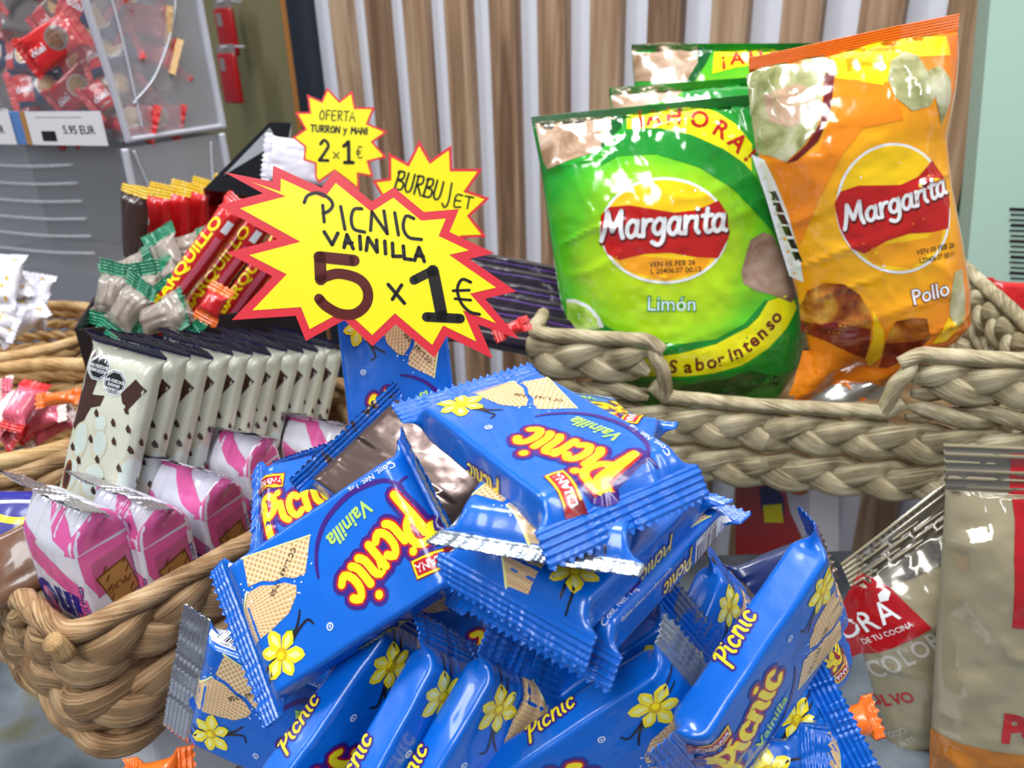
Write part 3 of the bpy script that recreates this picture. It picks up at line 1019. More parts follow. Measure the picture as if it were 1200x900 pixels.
st = hand_px('OFERTA', K45([(155, 225)])[0], K45([(345, 235)])[0], 11, 0.8, 'marker_black')
st += hand_px('TURRON Y MANI', K45([(108, 288)])[0], K45([(415, 305)])[0], 7.5, 1.0, 'marker_black')
st += hand_px('2', K45([(150, 440)])[0], K45([(215, 445)])[0], 24, 2.0, 'marker_black')
st += hand_px('X', K45([(228, 430)])[0], K45([(290, 432)])[0], 14, 0.8, 'marker_black')
st += hand_px('1', K45([(280, 452)])[0], K45([(348, 452)])[0], 24, 2.4, 'marker_black')
st += hand_px('€', K45([(350, 430)])[0], K45([(390, 430)])[0], 14, 0.8, 'marker_black')
fr = Frame(at(398, 170, 0.50), (0.0, -0.98, 0.2))
star_sign('small yellow price star upper left of the big one, reading oferta 2 x 1 euro', 'price sign', fr, K45(s1), 1.3, st, G_STAR)
s2 = [(680, 335), (740, 440), (850, 360), (855, 485), (1015, 485), (935, 600), (1052, 640), (950, 735), (1035, 845), (905, 850), (860, 960), (760, 880), (620, 940), (560, 800), (440, 760), (500, 660), (432, 545), (520, 535), (520, 400), (620, 455)]
st = hand_px('BURBU', K45([(548, 590)])[0], K45([(800, 655)])[0], 22, 1.3, 'marker_black')
st += hand_px('J', K45([(800, 680)])[0], K45([(862, 690)])[0], 28, 1.2, 'marker_black')
st += hand_px('ET', K45([(862, 682)])[0], K45([(965, 700)])[0], 14, 1.1, 'marker_black')
fr = Frame(at(508, 225, 0.46), (-0.05, -0.97, 0.2))
star_sign('small yellow price star behind the right shoulder of the big one', 'price sign', fr, K45(s2), 1.6, st, G_STAR)


# ================================================================ seagrass baskets
def rr_path(w, d, z, r, start=None, end=None, step=2.6):
    """Rounded rectangle (0..w, 0..d) as points with outward normals; from x=start on the front edge,
    anticlockwise seen from above (front = y 0), to x=end on the front edge; closed when both are None."""
    seg = []
    def line(a, b, n):
        k = max(1, int(math.hypot(b[0] - a[0], b[1] - a[1]) / step))
        for i in range(k):
            seg.append(((a[0] + (b[0] - a[0]) * i / k, a[1] + (b[1] - a[1]) * i / k), n))
    def arc(c, a0):
        k = 7
        for i in range(k):
            a = a0 + PI / 2 * i / k
            seg.append(((c[0] + r * math.cos(a), c[1] + r * math.sin(a)), (math.cos(a), math.sin(a))))
    x0 = start if start is not None else w / 2
    x1 = end if end is not None else w / 2
    line((x0, 0), (w - r, 0), (0, -1)); arc((w - r, r), -PI / 2)
    line((w, r), (w, d - r), (1, 0)); arc((w - r, d - r), 0)
    line((w - r, d), (r, d), (0, 1)); arc((r, d - r), PI / 2)
    line((0, d - r), (0, r), (-1, 0)); arc((r, r), PI)
    line((r, 0), (x1, 0), (0, -1))
    if start is not None:
        seg.append(((x1, 0), (0, -1)))
    return [(np.array([p[0], p[1], z]), np.array([n[0], n[1], 0.0])) for p, n in seg]


def strand_mesh(path, ph, hand, pitch, a, r, closed, seed, taper=False, NS=12):
    P = np.array([p for p, n in path]); Nn = np.array([n for p, n in path])
    d = np.r_[0, np.cumsum(np.linalg.norm(np.diff(P, axis=0), axis=1))]
    tot = d[-1] + (np.linalg.norm(P[0] - P[-1]) if closed else 0)
    if closed:
        pitch = tot / max(1, round(tot / pitch))
    fi = 2 * PI * d / pitch * hand + ph
    up = np.array([0, 0, 1.0])
    C = P + Nn * (a * 0.85 * np.cos(fi))[:, None] + up * (a * np.sin(fi))[:, None]
    if closed:
        T = np.roll(C, -1, 0) - np.roll(C, 1, 0)
    else:
        T = np.gradient(C, axis=0)
    T /= np.linalg.norm(T, axis=1)[:, None]
    B = np.cross(T, Nn); B /= np.linalg.norm(B, axis=1)[:, None]
    Q = np.cross(B, T)
    rs = r * (1 + 0.26 * np.cos(fi) + 0.10 * fbm(d / 17, d * 0 + seed, seed, 2))
    if taper:
        e = np.minimum(d, tot - d); rs = rs * np.clip(0.35 + e / 12, 0, 1)
    th = 2 * PI * np.arange(NS) / NS
    V = []; U = []
    for k in range(NS):
        g = 1 + 0.13 * (fbm(th[k] * 2.2 + fi * 0.35, d / 60 + seed * 3.1, seed + 4, 2))
        V.append(C + Q * (rs * g * math.cos(th[k]) * 0.92)[:, None] + B * (rs * g * math.sin(th[k]) * 1.08)[:, None])
        U.append(np.c_[d, np.full(len(d), k / NS) + fi / 12])
    n = len(P); V = np.concatenate(V); U = np.concatenate(U); Fc = []
    m = n if closed else n - 1
    for k in range(NS):
        j = (k + 1) % NS
        for i in range(m):
            i2 = (i + 1) % n
            Fc.append([k * n + i, j * n + i, j * n + i2, k * n + i2])
    if not closed:
        Fc.append([k * n for k in range(NS)][::-1] if False else [k * n for k in range(NS)]); Fc.append([k * n + n - 1 for k in range(NS)][::-1])
    return V, Fc, U


def plait_mesh(path, k3, pitch, hh, closed, seed, flipz, NS=12):
    """One of the three strands of a flat plait of height hh."""
    P = np.array([p for p, n in path]); Nn = np.array([n for p, n in path])
    d = np.r_[0, np.cumsum(np.linalg.norm(np.diff(P, axis=0), axis=1))]
    tot = d[-1] + (np.linalg.norm(P[0] - P[-1]) if closed else 0)
    if closed:
        pitch = tot / max(1, round(tot / pitch))
    th_ = 2 * PI * d / pitch + 2 * PI * k3 / 3
    up = np.array([0, 0, 1.0])
    C = P + Nn * (hh * 0.125 * np.sin(2 * th_))[:, None] + up * (hh * 0.265 * np.sin(th_) * flipz)[:, None]
    T = (np.roll(C, -1, 0) - np.roll(C, 1, 0)) if closed else np.gradient(C, axis=0)
    T /= np.linalg.norm(T, axis=1)[:, None]
    B = np.cross(T, Nn); B /= np.linalg.norm(B, axis=1)[:, None]
    Q = np.cross(B, T)
    mid = np.cos(th_) ** 2
    rw = hh * (0.205 + 0.10 * mid + 0.02 * fbm(d / 15, d * 0 + seed, seed, 2)); rn = hh * (0.13 + 0.035 * mid)
    if not closed:
        e = np.clip(0.3 + np.minimum(d, tot - d) / 14, 0, 1); rw = rw * e; rn = rn * e
    a = 2 * PI * np.arange(NS) / NS
    V = []; U = []
    for k in range(NS):
        g = 1 + 0.10 * (fbm(a[k] * 2.4 + d * 0, d / 50 + seed * 3.1, seed + 4, 2))
        V.append(C + Q * (rn * g * math.cos(a[k]))[:, None] + B * (rw * g * math.sin(a[k]))[:, None])
        U.append(np.c_[d, np.full(len(d), k / NS)])
    n = len(P); V = np.concatenate(V); U = np.concatenate(U); Fc = []
    for k in range(NS):
        j = (k + 1) % NS
        for i in range(n if closed else n - 1):
            i2 = (i + 1) % n
            Fc.append([k * n + i, j * n + i, j * n + i2, k * n + i2])
    if not closed:
        Fc.append([k * n for k in range(NS)]); Fc.append([k * n + n - 1 for k in range(NS)][::-1])
    return V, Fc, U


def rim_mesh(P, r, seed, NS=12, wrap=22.0):
    P = smooth_line(P, 2.2)
    d = np.r_[0, np.cumsum(np.linalg.norm(np.diff(P, axis=0), axis=1))]
    T = np.gradient(P, axis=0); T /= np.linalg.norm(T, axis=1)[:, None]
    up = np.array([0.02, 0.01, 1.0]); Q = np.cross(T, up)
    l = np.linalg.norm(Q, axis=1)
    for k in range(len(Q)):
        if l[k] < 0.35 and k:
            Q[k] = Q[k - 1]
    Q /= np.linalg.norm(Q, axis=1)[:, None]; B = np.cross(Q, T)
    V = []; U = []
    for k in range(NS):
        th = 2 * PI * k / NS
        saw = ((d + th * 3.2) / wrap) % 1
        g = r * (1 + 0.10 * (saw - 0.5) + 0.10 * fbm(th * 1.5 + d * 0, d / 30, seed, 2))
        V.append(P + Q * (g * math.cos(th))[:, None] + B * (g * math.sin(th))[:, None])
        U.append(np.c_[d, np.full(len(d), k / NS) + d / 90])
    n = len(P); V = np.concatenate(V); U = np.concatenate(U); Fc = []
    for k in range(NS):
        j = (k + 1) % NS
        for i in range(n - 1):
            Fc.append([k * n + i, k * n + i + 1, j * n + i + 1, j * n + i])
    Fc.append([k * n for k in range(NS)]); Fc.append([k * n + n - 1 for k in range(NS)][::-1])
    return V, Fc, U


def seagrass_basket(label, fr, W_, D_, H_, rows, sx0, sx1, lip, fibre, pitch, seed, group):
    o = thing('seagrass_basket', label, 'basket', fr, group)
    rh = 12.8; cr = 16
    z = 1.0
    for k, (kind, hh, top) in enumerate(rows):
        path = rr_path(W_, D_, z + hh / 2, cr, sx1 + 4, sx0 - 4) if top else rr_path(W_, D_, z + hh / 2, cr)
        if kind == 'p':
            for q in range(3):
                V, Fc, U = plait_mesh(path, q, pitch, hh * 1.02, not top, seed + k * 3 + q, 1 if k % 2 else -1)
                mesh_obj('strand', V, Fc, [fibre], None, U, None, o)
        else:
            for q in range(2):
                V, Fc, U = strand_mesh(path, PI * q + k, -1, pitch * .8, hh * .25, hh * .31, not top, seed + k * 3 + q, top)
                mesh_obj('strand', V, Fc, [fibre], None, U, None, o)
        z += hh
    # upright binders where the upper rows end, at both sides of the scoop
    for x, s in ((sx0, -1), (sx1, 1)):
        V, Fc, U = rim_mesh([(x + s * 3, 1, H_ - 4), (x, -2.2, H_ - 10), (x - s * 4, -1.5, (H_ + lip) / 2), (x - s * 7, 0, lip - 1)], rh * 0.34, seed + 30)
        mesh_obj('binder', V, Fc, [fibre], None, U, None, o)
    # rim: round the back from one side of the scoop to the other, then the low lip
    z = H_ + 1.0
    c = 9
    P = [(sx1 - 3, 0, z - 6), (sx1 + 7, 0, z), (sx1 + 20, 0, z), (W_ - 30, 0, z), (W_ - 8, 1, z), (W_ - 1, 8, z), (W_, 30, z), (W_, D_ / 2, z), (W_, D_ - 30, z), (W_ - 1, D_ - 8, z), (W_ - 8, D_ - 1, z), (W_ - 30, D_, z),
         (W_ / 2, D_, z), (30, D_, z), (8, D_ - 1, z), (1, D_ - 8, z), (0, D_ - 30, z), (0, D_ / 2, z), (0, 30, z), (1, 8, z), (8, 1, z), (26, 0, z), (sx0 - 20, 0, z), (sx0 - 7, 0, z), (sx0 + 3, 0, z - 6)]
    V, Fc, U = rim_mesh(P, rh * 0.36, seed + 40); mesh_obj('rim', V, Fc, [fibre], None, U, None, o)
    lz = lip + 1.5
    P = [(sx0 - 2, 0, lz + 8), (sx0 + 6, 0, lz + 1), (sx0 + 18, 0, lz), ((sx0 + sx1) / 2, 0, lz - 1), (sx1 - 18, 0, lz), (sx1 - 6, 0, lz + 1), (sx1 + 2, 0, lz + 8)]
    V, Fc, U = rim_mesh(P, rh * 0.34, seed + 41); mesh_obj('lip', V, Fc, [fibre], None, U, None, o)
    mb = MB(); mb.box((W_ / 2, D_ / 2, 2.5), (W_ / 2 - 5, D_ / 2 - 5, 2), bev=1); mb.build('base', 'seagrass_tan', o)
    return o


G_BASK = 'seagrass baskets with a scooped front'
u = np.array([.968, -.25, 0]); u /= np.linalg.norm(u)
O = ray(622, 392); O = O * (-.16 / O[2]) + np.array([0, 0, CAM_Z])
fr = Frame(O - np.array([0, 0, .093]), (0, 0, 1), (0, 1, 0)); v = np.array([-u[1], u[0], 0])
fr.m = np.c_[u, v, np.array([0, 0, 1.0])]
seagrass_basket('pale grey braided basket with a scooped front holding the chips bags', fr, 287, 235, 92, [('p', 26, 0), ('p', 26, 0), ('r', 12, 1), ('p', 26, 1)], 76, 210, 56, 'seagrass_grey', 88, 3, G_BASK)
BASKET_FR = fr
# the shelf that carries it
mb = MB(); mb.box((150, 175, -13), (125, 130, 9), bev=2)
sh = mb.build('wall_shelf', 'amber_wood'); sh.matrix_world = fr.matrix()
tag(sh, 'thin wooden shelf board under the pale grey basket', 'shelf')
a = math.radians(50)
u = np.array([math.cos(a), math.sin(a), 0]); v = np.array([-math.sin(a), math.cos(a), 0])
O = ray(80, 756); O = O * (-.2 / O[2]) + np.array([0, 0, CAM_Z])
fr = Frame(O + v * .150 - np.array([0, 0, .064]), (0, 0, 1), (0, 1, 0)); fr.m = np.c_[-v, u, np.array([0, 0, 1.0])]
b2 = seagrass_basket('tan braided basket at the lower left holding the pink biscuit packs', fr, 150, 215, 65, [('r', 12, 0), ('p', 26, 0), ('p', 26, 1)], 46, 104, 38, 'seagrass_tan', 84, 60, G_BASK)
V, Fc, U = rim_mesh([(150, -1, 60), (150.5, -3, 66), (151, -5, 70)], 3.6, 77); mesh_obj('cane_end', V, Fc, ['cane_honey'], None, U, None, b2)
BASK2 = fr


# ================================================================ pillow bags drawn from their outlines
class Bag:
    """Front (side=1) or back (side=-1) sheet of a pillow bag. rows: left and right ends in mm, top to bottom."""

    def __init__(s, rows, thick, side=1, seed=0, wr=1.0, seal=0.06, power=0.6, crease=1.0, low=0.05, shape=None):
        s.Lp = np.array([r[0] for r in rows], float); s.Rp = np.array([r[1] for r in rows], float)
        s.t = np.linspace(0, 1, len(rows)) if len(rows[0]) < 3 else np.array([r[2] for r in rows])
        s.thick, s.side, s.seed, s.wr, s.seal, s.power, s.crease, s.low = thick, side, seed, wr, seal, power, crease, low
        s.shape = shape

    def rows(s, v):
        L_ = np.c_[np.interp(v, s.t, s.Lp[:, 0]), np.interp(v, s.t, s.Lp[:, 1])]
        R_ = np.c_[np.interp(v, s.t, s.Rp[:, 0]), np.interp(v, s.t, s.Rp[:, 1])]
        return L_, R_

    def xy(s, u, v):
        L_, R_ = s.rows(v)
        k = ((u + 1) / 2)[:, None]
        return L_ + (R_ - L_) * k

    def inv(s, x, y):
        v = np.full(len(x), 0.5); u = np.zeros(len(x))
        h = s.Lp[0, 1] - s.Lp[-1, 1]
        for _ in range(24):
            L_, R_ = s.rows(v)
            dx = R_[:, 0] - L_[:, 0]
            u = (x - L_[:, 0]) / dx * 2 - 1
            yy = L_[:, 1] + (R_[:, 1] - L_[:, 1]) * (u + 1) / 2
            v = np.clip(v + (yy - y) / h * 0.8, 0, 1)
        return u, v

    def pos(s, x, y):
        u, v = s.inv(x, y)
        q = np.clip(1 - u * u, 0, 1)
        e = np.clip((v - s.seal) / 0.30, 0, 1); e2 = np.clip((1 - s.low - v) / 0.22, 0, 1)
        e = np.sin(PI / 2 * e) ** 0.8; e2 = np.sin(PI / 2 * e2) ** 0.8
        prof = q ** s.power * e * e2
        z = s.thick * prof * s.side
        # folds
        a = s.wr * s.side * np.clip(q * 3, 0, 1)
        sd = s.seed + (0 if s.side > 0 else 50)
        rg = lambda q_: np.clip(q_, 0, 1) ** 2
        wx = 8 * fbm(x / 40, y / 40, sd + 21, 2); wy = 8 * fbm(x / 40, y / 40, sd + 31, 2)
        edge = 0.35 + 0.65 * np.clip(np.abs(u) ** 2 + (2 * v - 1) ** 2, 0, 1)
        z = z + a * 0.34 * fbm(x / 10, y / 10, sd + 41, 2)
        z = z + a * edge * (1.6 * fbm(x / 38, y / 38, sd, 2) + s.crease * 1.1 * rg(ridge((x + wx) / 46 + y / 70, (y + wy) / 22 - x / 60, sd + 3)) + 0.5 * rg(ridge((x + wx) / 15 + y / 40, (y + wy) / 30, sd + 9)))
        top = np.exp(-np.clip(v - s.seal, 0, 1) / 0.08) * (v > s.seal * 0.8)
        z = z + a * 0.9 * top * ridge(x / 11 + y / 90, y / 80, sd + 6)
        rim = (v < s.seal)
        z = np.where(rim, 0.35 * s.side + 0.45 * np.sin(v / s.seal * 2 * PI * 6) + 1.2 * fbm(x / 40, x * 0, s.seed + 1, 2), z)
        if s.shape is not None:
            z = z + s.shape(u, v)
        return np.c_[x, y, z]


def bag(name, label, cat, fr, rows_px, thick, base, back, art, seed, wr=1.0, step=2.2, seal=0.05, group=None, power=0.6, crease=1.0, low=0.05, shape=None, rot=None):
    o = thing(name, label, cat, fr, group)
    rows = [[fr.l(*r[0]), fr.l(*r[1])] + ([r[2]] if len(r) > 2 else []) for r in rows_px]
    for side in (1, -1):
        b = Bag(rows, thick, side, seed, wr, seal, power, crease, low, shape)
        w_ = np.linalg.norm(b.Rp[0] - b.Lp[0]); h_ = np.linalg.norm(b.Lp[0] - b.Lp[-1])
        nu = int(w_ / step); nv = int(h_ / step)
        uu = np.sin(np.linspace(-PI / 2, PI / 2, nu + 1)) * 0.35 + np.linspace(-1, 1, nu + 1) * 0.65
        vv = np.unique(np.r_[np.linspace(0, seal, 49), np.linspace(seal, 1, nv + 1)]); nv = len(vv) - 1
        Ug, Vg = np.meshgrid(uu, vv, indexing='ij')
        G = b.xy(Ug.ravel(), Vg.ravel())
        Fc = []
        for i in range(nu):
            for j in range(nv):
                k = nv + 1
                f = [i * k + j, i * k + j + 1, (i + 1) * k + j + 1, (i + 1) * k + j]
                Fc.append(f if side > 0 else f[::-1])
        P, N = lay(b, G)
        if side > 0:
            printed_mesh('bag_front', b, G, Fc, [base], [0] * len(Fc), art, o, 0.16, 0.05)
        else:
            mesh_obj('bag_back', P, Fc, [back], None, G, -N, o)
    return o


def chip_mat(name, a, b_, c, sc_=0.05):
    m = mat(name, b_, rough=0.14, coat=0.9, spec=0.6); nt, N, L, b = nodes(m)
    uv = N.new('ShaderNodeUVMap'); nz = N.new('ShaderNodeTexNoise'); nz.inputs['Scale'].default_value = sc_; nz.inputs['Detail'].default_value = 4
    nz.inputs['Distortion'].default_value = 1.0
    L.new(uv.outputs[0], nz.inputs['Vector']); rp = ramp(nt, [(0.35, a), (0.5, b_), (0.65, c)])
    L.new(nz.outputs['Fac'], rp.inputs[0]); L.new(rp.outputs[0], b.inputs['Base Color'])


chip_mat('print_chip_beige', (150, 118, 88), (196, 164, 136), (216, 196, 176))
chip_mat('print_chip_green', (120, 124, 70), (172, 172, 120), (206, 204, 170))
chip_mat('print_chip_brown', (120, 88, 70), (158, 124, 104), (178, 150, 132))
chip_mat('print_glaze', (120, 50, 16), (176, 100, 30), (214, 160, 60))
chip_mat('print_glaze_dark', (90, 20, 12), (128, 36, 20), (150, 60, 30))
chip_mat('print_lime', (120, 190, 40), (160, 214, 60), (200, 236, 120))
GL = dict(rough=0.14, coat=0.9, spec=0.6)
mat('gloss_yellow', (242, 236, 20), **GL); mat('gloss_logo_yellow', (250, 204, 20), **GL); mat('gloss_logo_orange', (240, 160, 24), **GL)
mat('gloss_red', (190, 30, 24), **GL); mat('gloss_darkred', (110, 26, 18), **GL); mat('gloss_white', (238, 240, 240), **GL); mat('gloss_black', (26, 26, 24), **GL)
mat('gloss_green', (30, 140, 44), **GL); mat('gloss_darkgreen', (14, 92, 36), **GL); mat('gloss_orange', (244, 140, 24), **GL); mat('gloss_pale_blue', (220, 236, 248), **GL)
mat('bag_inside', (196, 196, 192), rough=0.25, metal=0.7)
radial_film('film_lime', 0, 0, [(0.0, (206, 226, 26)), (0.42, (170, 216, 24)), (0.62, (96, 196, 34)), (0.80, (40, 168, 44)), (1.0, (20, 124, 40))], 100.0)
radial_film('film_orange', 0, 0, [(0.0, (250, 196, 20)), (0.5, (248, 172, 22)), (0.75, (244, 146, 24)), (1.0, (232, 122, 24))], 90.0)


def lifted(fr, d):
    f = Frame(fr.o + fr.m[:, 2] * d, fr.m[:, 2]); f.m = fr.m
    return f


def logo(A, L_, c, rx, ry, ang, s):
    """Round snack logo in pixels: white ring, yellow disc, waving red banner with white script."""
    ca, sa = math.cos(ang), math.sin(ang)
    def P(x, y):
        return L_(c[0] + x * ca - y * sa, c[1] + x * sa + y * ca)
    def disc(k, m, ly):
        A.poly([P((rx + k) * math.cos(2 * PI * i / 48), (ry + k) * math.sin(2 * PI * i / 48)) for i in range(48)], m, ly)
    disc(0, 'gloss_white', 2); disc(-3.2, 'gloss_logo_yellow', 3)
    A.poly([P(x, y) for x, y in [(-rx * .80, ry * .42), (-rx * .2, ry * .50), (rx * .4, ry * .56), (rx * .82, ry * .34), (rx * .6, ry * .74), (0, ry * .94), (-rx * .6, ry * .74)]], 'gloss_logo_orange', 4)
    top = [(-1.0, -.28), (-.86, -.44), (-.55, -.47), (-.2, -.40), (.15, -.33), (.5, -.38), (.86, -.56), (1.0, -.30)]
    bot = [(1.02, .12), (.84, .52), (.5, .50), (.1, .42), (-.3, .44), (-.72, .56), (-.9, .44), (-1.0, .1)]
    A.poly([P(x * rx * .985, y * ry) for x, y in top + bot], 'gloss_red', 5)


def bag_text(A, L_, fr, body, p0, size_px, m, layer, ang=0.0, bold=0.02, sx=1.0, shear=0.0):
    """Upright font lettering centred on a pixel; size in pixels."""
    x, y = L_(*p0); x1, y1 = L_(p0[0] + 10, p0[1])
    k = math.hypot(x1 - x, y1 - y) / 10
    A.text(body, x, y, size_px * k, m, layer, ang + math.atan2(y1 - y, x1 - x), bold, shear, sx, grid=2.5)


def bag_script(A, L_, body, p0, p1, m, layer, wd, size=None, sx=1.0):
    a, b_ = np.array(L_(*p0)), np.array(L_(*p1))
    n = sum(SCRIPT[c][0] for c in body) + (SCRIPT[body[0]][0] * .1)
    ln = np.linalg.norm(b_ - a)
    size = ln / n / sx
    A.script(body, a[0], a[1], size, wd * size, m, layer, math.atan2(b_[1] - a[1], b_[0] - a[0]), 0.1, sx, 0.8, first=1.1)


# ---- lime chips bags
def green_art(fr, dx=0, dy=0, k=1.0):
    fr = lifted(fr, .021)
    A = Art(); L_ = lambda x, y: fr.l(778 + (x - 778) * k + dx, 290 + (y - 290) * k + dy)
    pl = lambda pts, m, ly: A.poly([L_(*p) for p in pts], m, ly)
    # darker swoops
    pl([(735, 150), (775, 147), (812, 156), (850, 173), (876, 190), (906, 230), (935, 300), (900, 262), (860, 222), (820, 196), (770, 180), (725, 182), (700, 196)], 'gloss_green', 1)
    pl([(690, 372), (730, 392), (790, 402), (838, 396), (872, 378), (896, 352), (925, 352), (900, 385), (866, 404), (836, 414), (795, 424), (740, 420), (700, 410)], 'gloss_green', 1)
    pl([(795, 446), (869, 433), (902, 412), (936, 372), (944, 380), (940, 430), (912, 476), (860, 486), (760, 488), (740, 450)], 'gloss_green', 1)
    pl([(800, 452), (850, 446), (880, 434), (905, 442), (880, 470), (830, 480), (790, 478)], 'gloss_darkgreen', 2)
    # yellow bands
    pl([(735, 129), (800, 120), (826, 119), (846, 126), (866, 140), (886, 166), (884, 200), (875, 190), (850, 173), (812, 156), (775, 147), (735, 148)], 'gloss_yellow', 2)
    pl([(803, 441), (836, 437), (869, 428), (900, 408), (922, 386), (938, 362), (930, 345), (900, 353), (888, 372), (875, 383), (838, 402), (794, 413), (750, 420), (745, 442)], 'gloss_yellow', 2)
    for ch, x, y, a in (('¡', 752, 140, 6), ('A', 768, 143, 4), ('H', 792, 142, 0), ('O', 820, 146, -14), ('R', 843, 157, -30), ('A', 861, 172, -42), ('!', 876, 186, -48)):
        bag_text(A, L_, fr, ch, (x, y), 30, 'gloss_red', 4, math.radians(a), 0.03, 0.95)
    for ch, x, y, a in (('S', 788, 436, -2), ('a', 806, 436, 4), ('b', 820, 433, 7), ('o', 834, 430, 10), ('r', 845, 427, 14), ('i', 857, 422, 18), ('n', 866, 418, 24), ('t', 877, 411, 30), ('e', 886, 404, 36), ('n', 896, 395, 42), ('s', 906, 385, 46), ('o', 914, 376, 50)):
        bag_text(A, L_, fr, ch, (x, y), 23, 'gloss_darkred', 4, math.radians(a), 0.03, 0.95)
    # chips and lime wheel
    pl([(623, 137), (660, 134), (716, 130), (722, 134), (716, 160), (702, 176), (668, 186), (640, 196), (634, 186)], 'print_chip_beige', 2)
    pl([(712, 131), (734, 129), (728, 146), (712, 162), (702, 178), (706, 160), (716, 146)], 'gloss_darkgreen', 3)
    pl([(868, 318), (880, 281), (896, 272), (908, 276), (922, 300), (944, 340), (930, 356), (906, 346), (884, 340), (870, 332)], 'print_chip_brown', 3)
    pl([(663, 352), (674, 352), (690, 358), (703, 372), (708, 384), (664, 390)], 'gloss_white', 2)
    pl([(663, 356), (674, 356), (688, 362), (699, 374), (703, 386), (664, 392)], 'print_lime', 3)
    logo(A, L_, (778, 270), 75, 62, 0, 1)
    bag_script(A, L_, 'Margarita', (707, 282), (852, 272), 'gloss_darkred', 6, .40)
    bag_script(A, L_, 'Margarita', (706, 280), (851, 270), 'gloss_white', 7, .27)
    bag_text(A, L_, fr, 'VEN 05 FEB 26', (787, 311), 8.5, 'gloss_black', 6, math.radians(3), 0.01)
    bag_text(A, L_, fr, 'L 20406.07 00:12', (791, 319), 8.5, 'gloss_black', 6, math.radians(3), 0.01)
    bag_text(A, L_, fr, 'Limón', (786, 363), 24, 'gloss_green', 4, 0, 0.05, 0.95)
    bag_text(A, L_, fr, 'Limón', (786, 363), 24, 'gloss_pale_blue', 5, 0, 0.0, 0.95)
    bag_text(A, L_, fr, 'UN', (911, 448), 9, 'gloss_black', 4, math.radians(6), 0.02); bag_text(A, L_, fr, '170', (911, 457), 9, 'gloss_black', 4, math.radians(6), 0.02)
    return A


G_LIME = 'lime green chips bags'
rows_g = [((622, 137), (905, 108), 0), ((624, 148), (906, 120), .05), ((634, 200), (906, 190), .18), ((648, 300), (928, 290), .46), ((656, 350), (942, 345), .6), ((664, 385), (945, 385), .70), ((690, 440), (938, 430), .84), ((712, 470), (915, 462), .94), ((725, 488), (890, 482), 1)]
fr = Frame(at(780, 300, 0.487), (-0.13, -0.96, 0.22))
bag('chips_bag', 'front lime green chips bag with a Limón print and round yellow logo', 'chips bag', fr, rows_g, 27, 'film_lime', 'bag_inside', green_art(fr), 5, wr=2.5, group=G_LIME)
fr = Frame(at(810, 230, 0.535), (-0.13, -0.96, 0.22))
gr2 = [((714, 103), (965, 84), 0), ((714, 112), (966, 94), .05), ((722, 160), (960, 150), .3), ((730, 250), (960, 240), .6), ((735, 330), (950, 330), 1)]
A2 = Art(); L2 = fr.l
A2.poly([L2(*p) for p in [(715, 104), (776, 100), (800, 106), (790, 118), (760, 124), (735, 130), (718, 128)]], 'print_chip_beige', 2)
A2.poly([L2(*p) for p in [(800, 108), (880, 97), (962, 96), (962, 120), (860, 118), (800, 124)]], 'gloss_green', 2)
bag('chips_bag', 'lime green chips bag just behind the front one, only its top edge showing', 'chips bag', fr, gr2, 16, 'film_lime', 'bag_inside', A2, 6, wr=1.3, group=G_LIME)
fr = Frame(at(840, 190, 0.575), (-0.10, -0.96, 0.22))
gr3 = [((740, 52), (985, 50), 0), ((740, 60), (985, 60), .05), ((744, 110), (980, 110), .3), ((750, 190), (975, 190), .6), ((755, 280), (965, 280), 1)]
A3 = Art(); L3 = fr.l
A3.poly([L3(*p) for p in [(740, 54), (780, 50), (818, 54), (816, 78), (806, 96), (796, 104), (770, 98), (744, 96)]], 'print_chip_beige', 2)
A3.poly([L3(*p) for p in [(818, 54), (836, 56), (826, 76), (812, 98), (800, 106), (806, 92), (816, 76)]], 'gloss_darkgreen', 3)
A3.poly([L3(*p) for p in [(836, 62), (900, 58), (980, 66), (980, 82), (900, 78), (860, 82), (832, 90)]], 'gloss_yellow', 2)
for ch, x, y in (('¡', 846, 80), ('A', 862, 78), ('H', 884, 77), ('O', 906, 78)):
    bag_text(A3, L3, fr, ch, (x, y), 22, 'gloss_red', 4, 0.05, 0.03, 1.1)
bag('chips_bag', 'rearmost lime green chips bag, its top standing above the others', 'chips bag', fr, gr3, 14, 'film_lime', 'bag_inside', A3, 7, wr=1.3, group=G_LIME)

# ---- orange chips bag
fr = Frame(at(1020, 250, 0.438), (-0.16, -0.97, 0.10))
rows_y = [((880, 66), (1143, 9), 0), ((880, 80), (1138, 30), .05), ((883, 110), (1135, 62), .13), ((887, 150), (1128, 100), .23), ((889, 190), (1112, 160), .34), ((905, 240), (1116, 222), .48), ((918, 290), (1127, 278), .6), ((934, 345), (1136, 335), .72), ((945, 395), (1138, 380), .83), ((952, 430), (1108, 420), .91), ((936, 458), (1062, 448), .96), ((924, 474), (1036, 468), 1)]


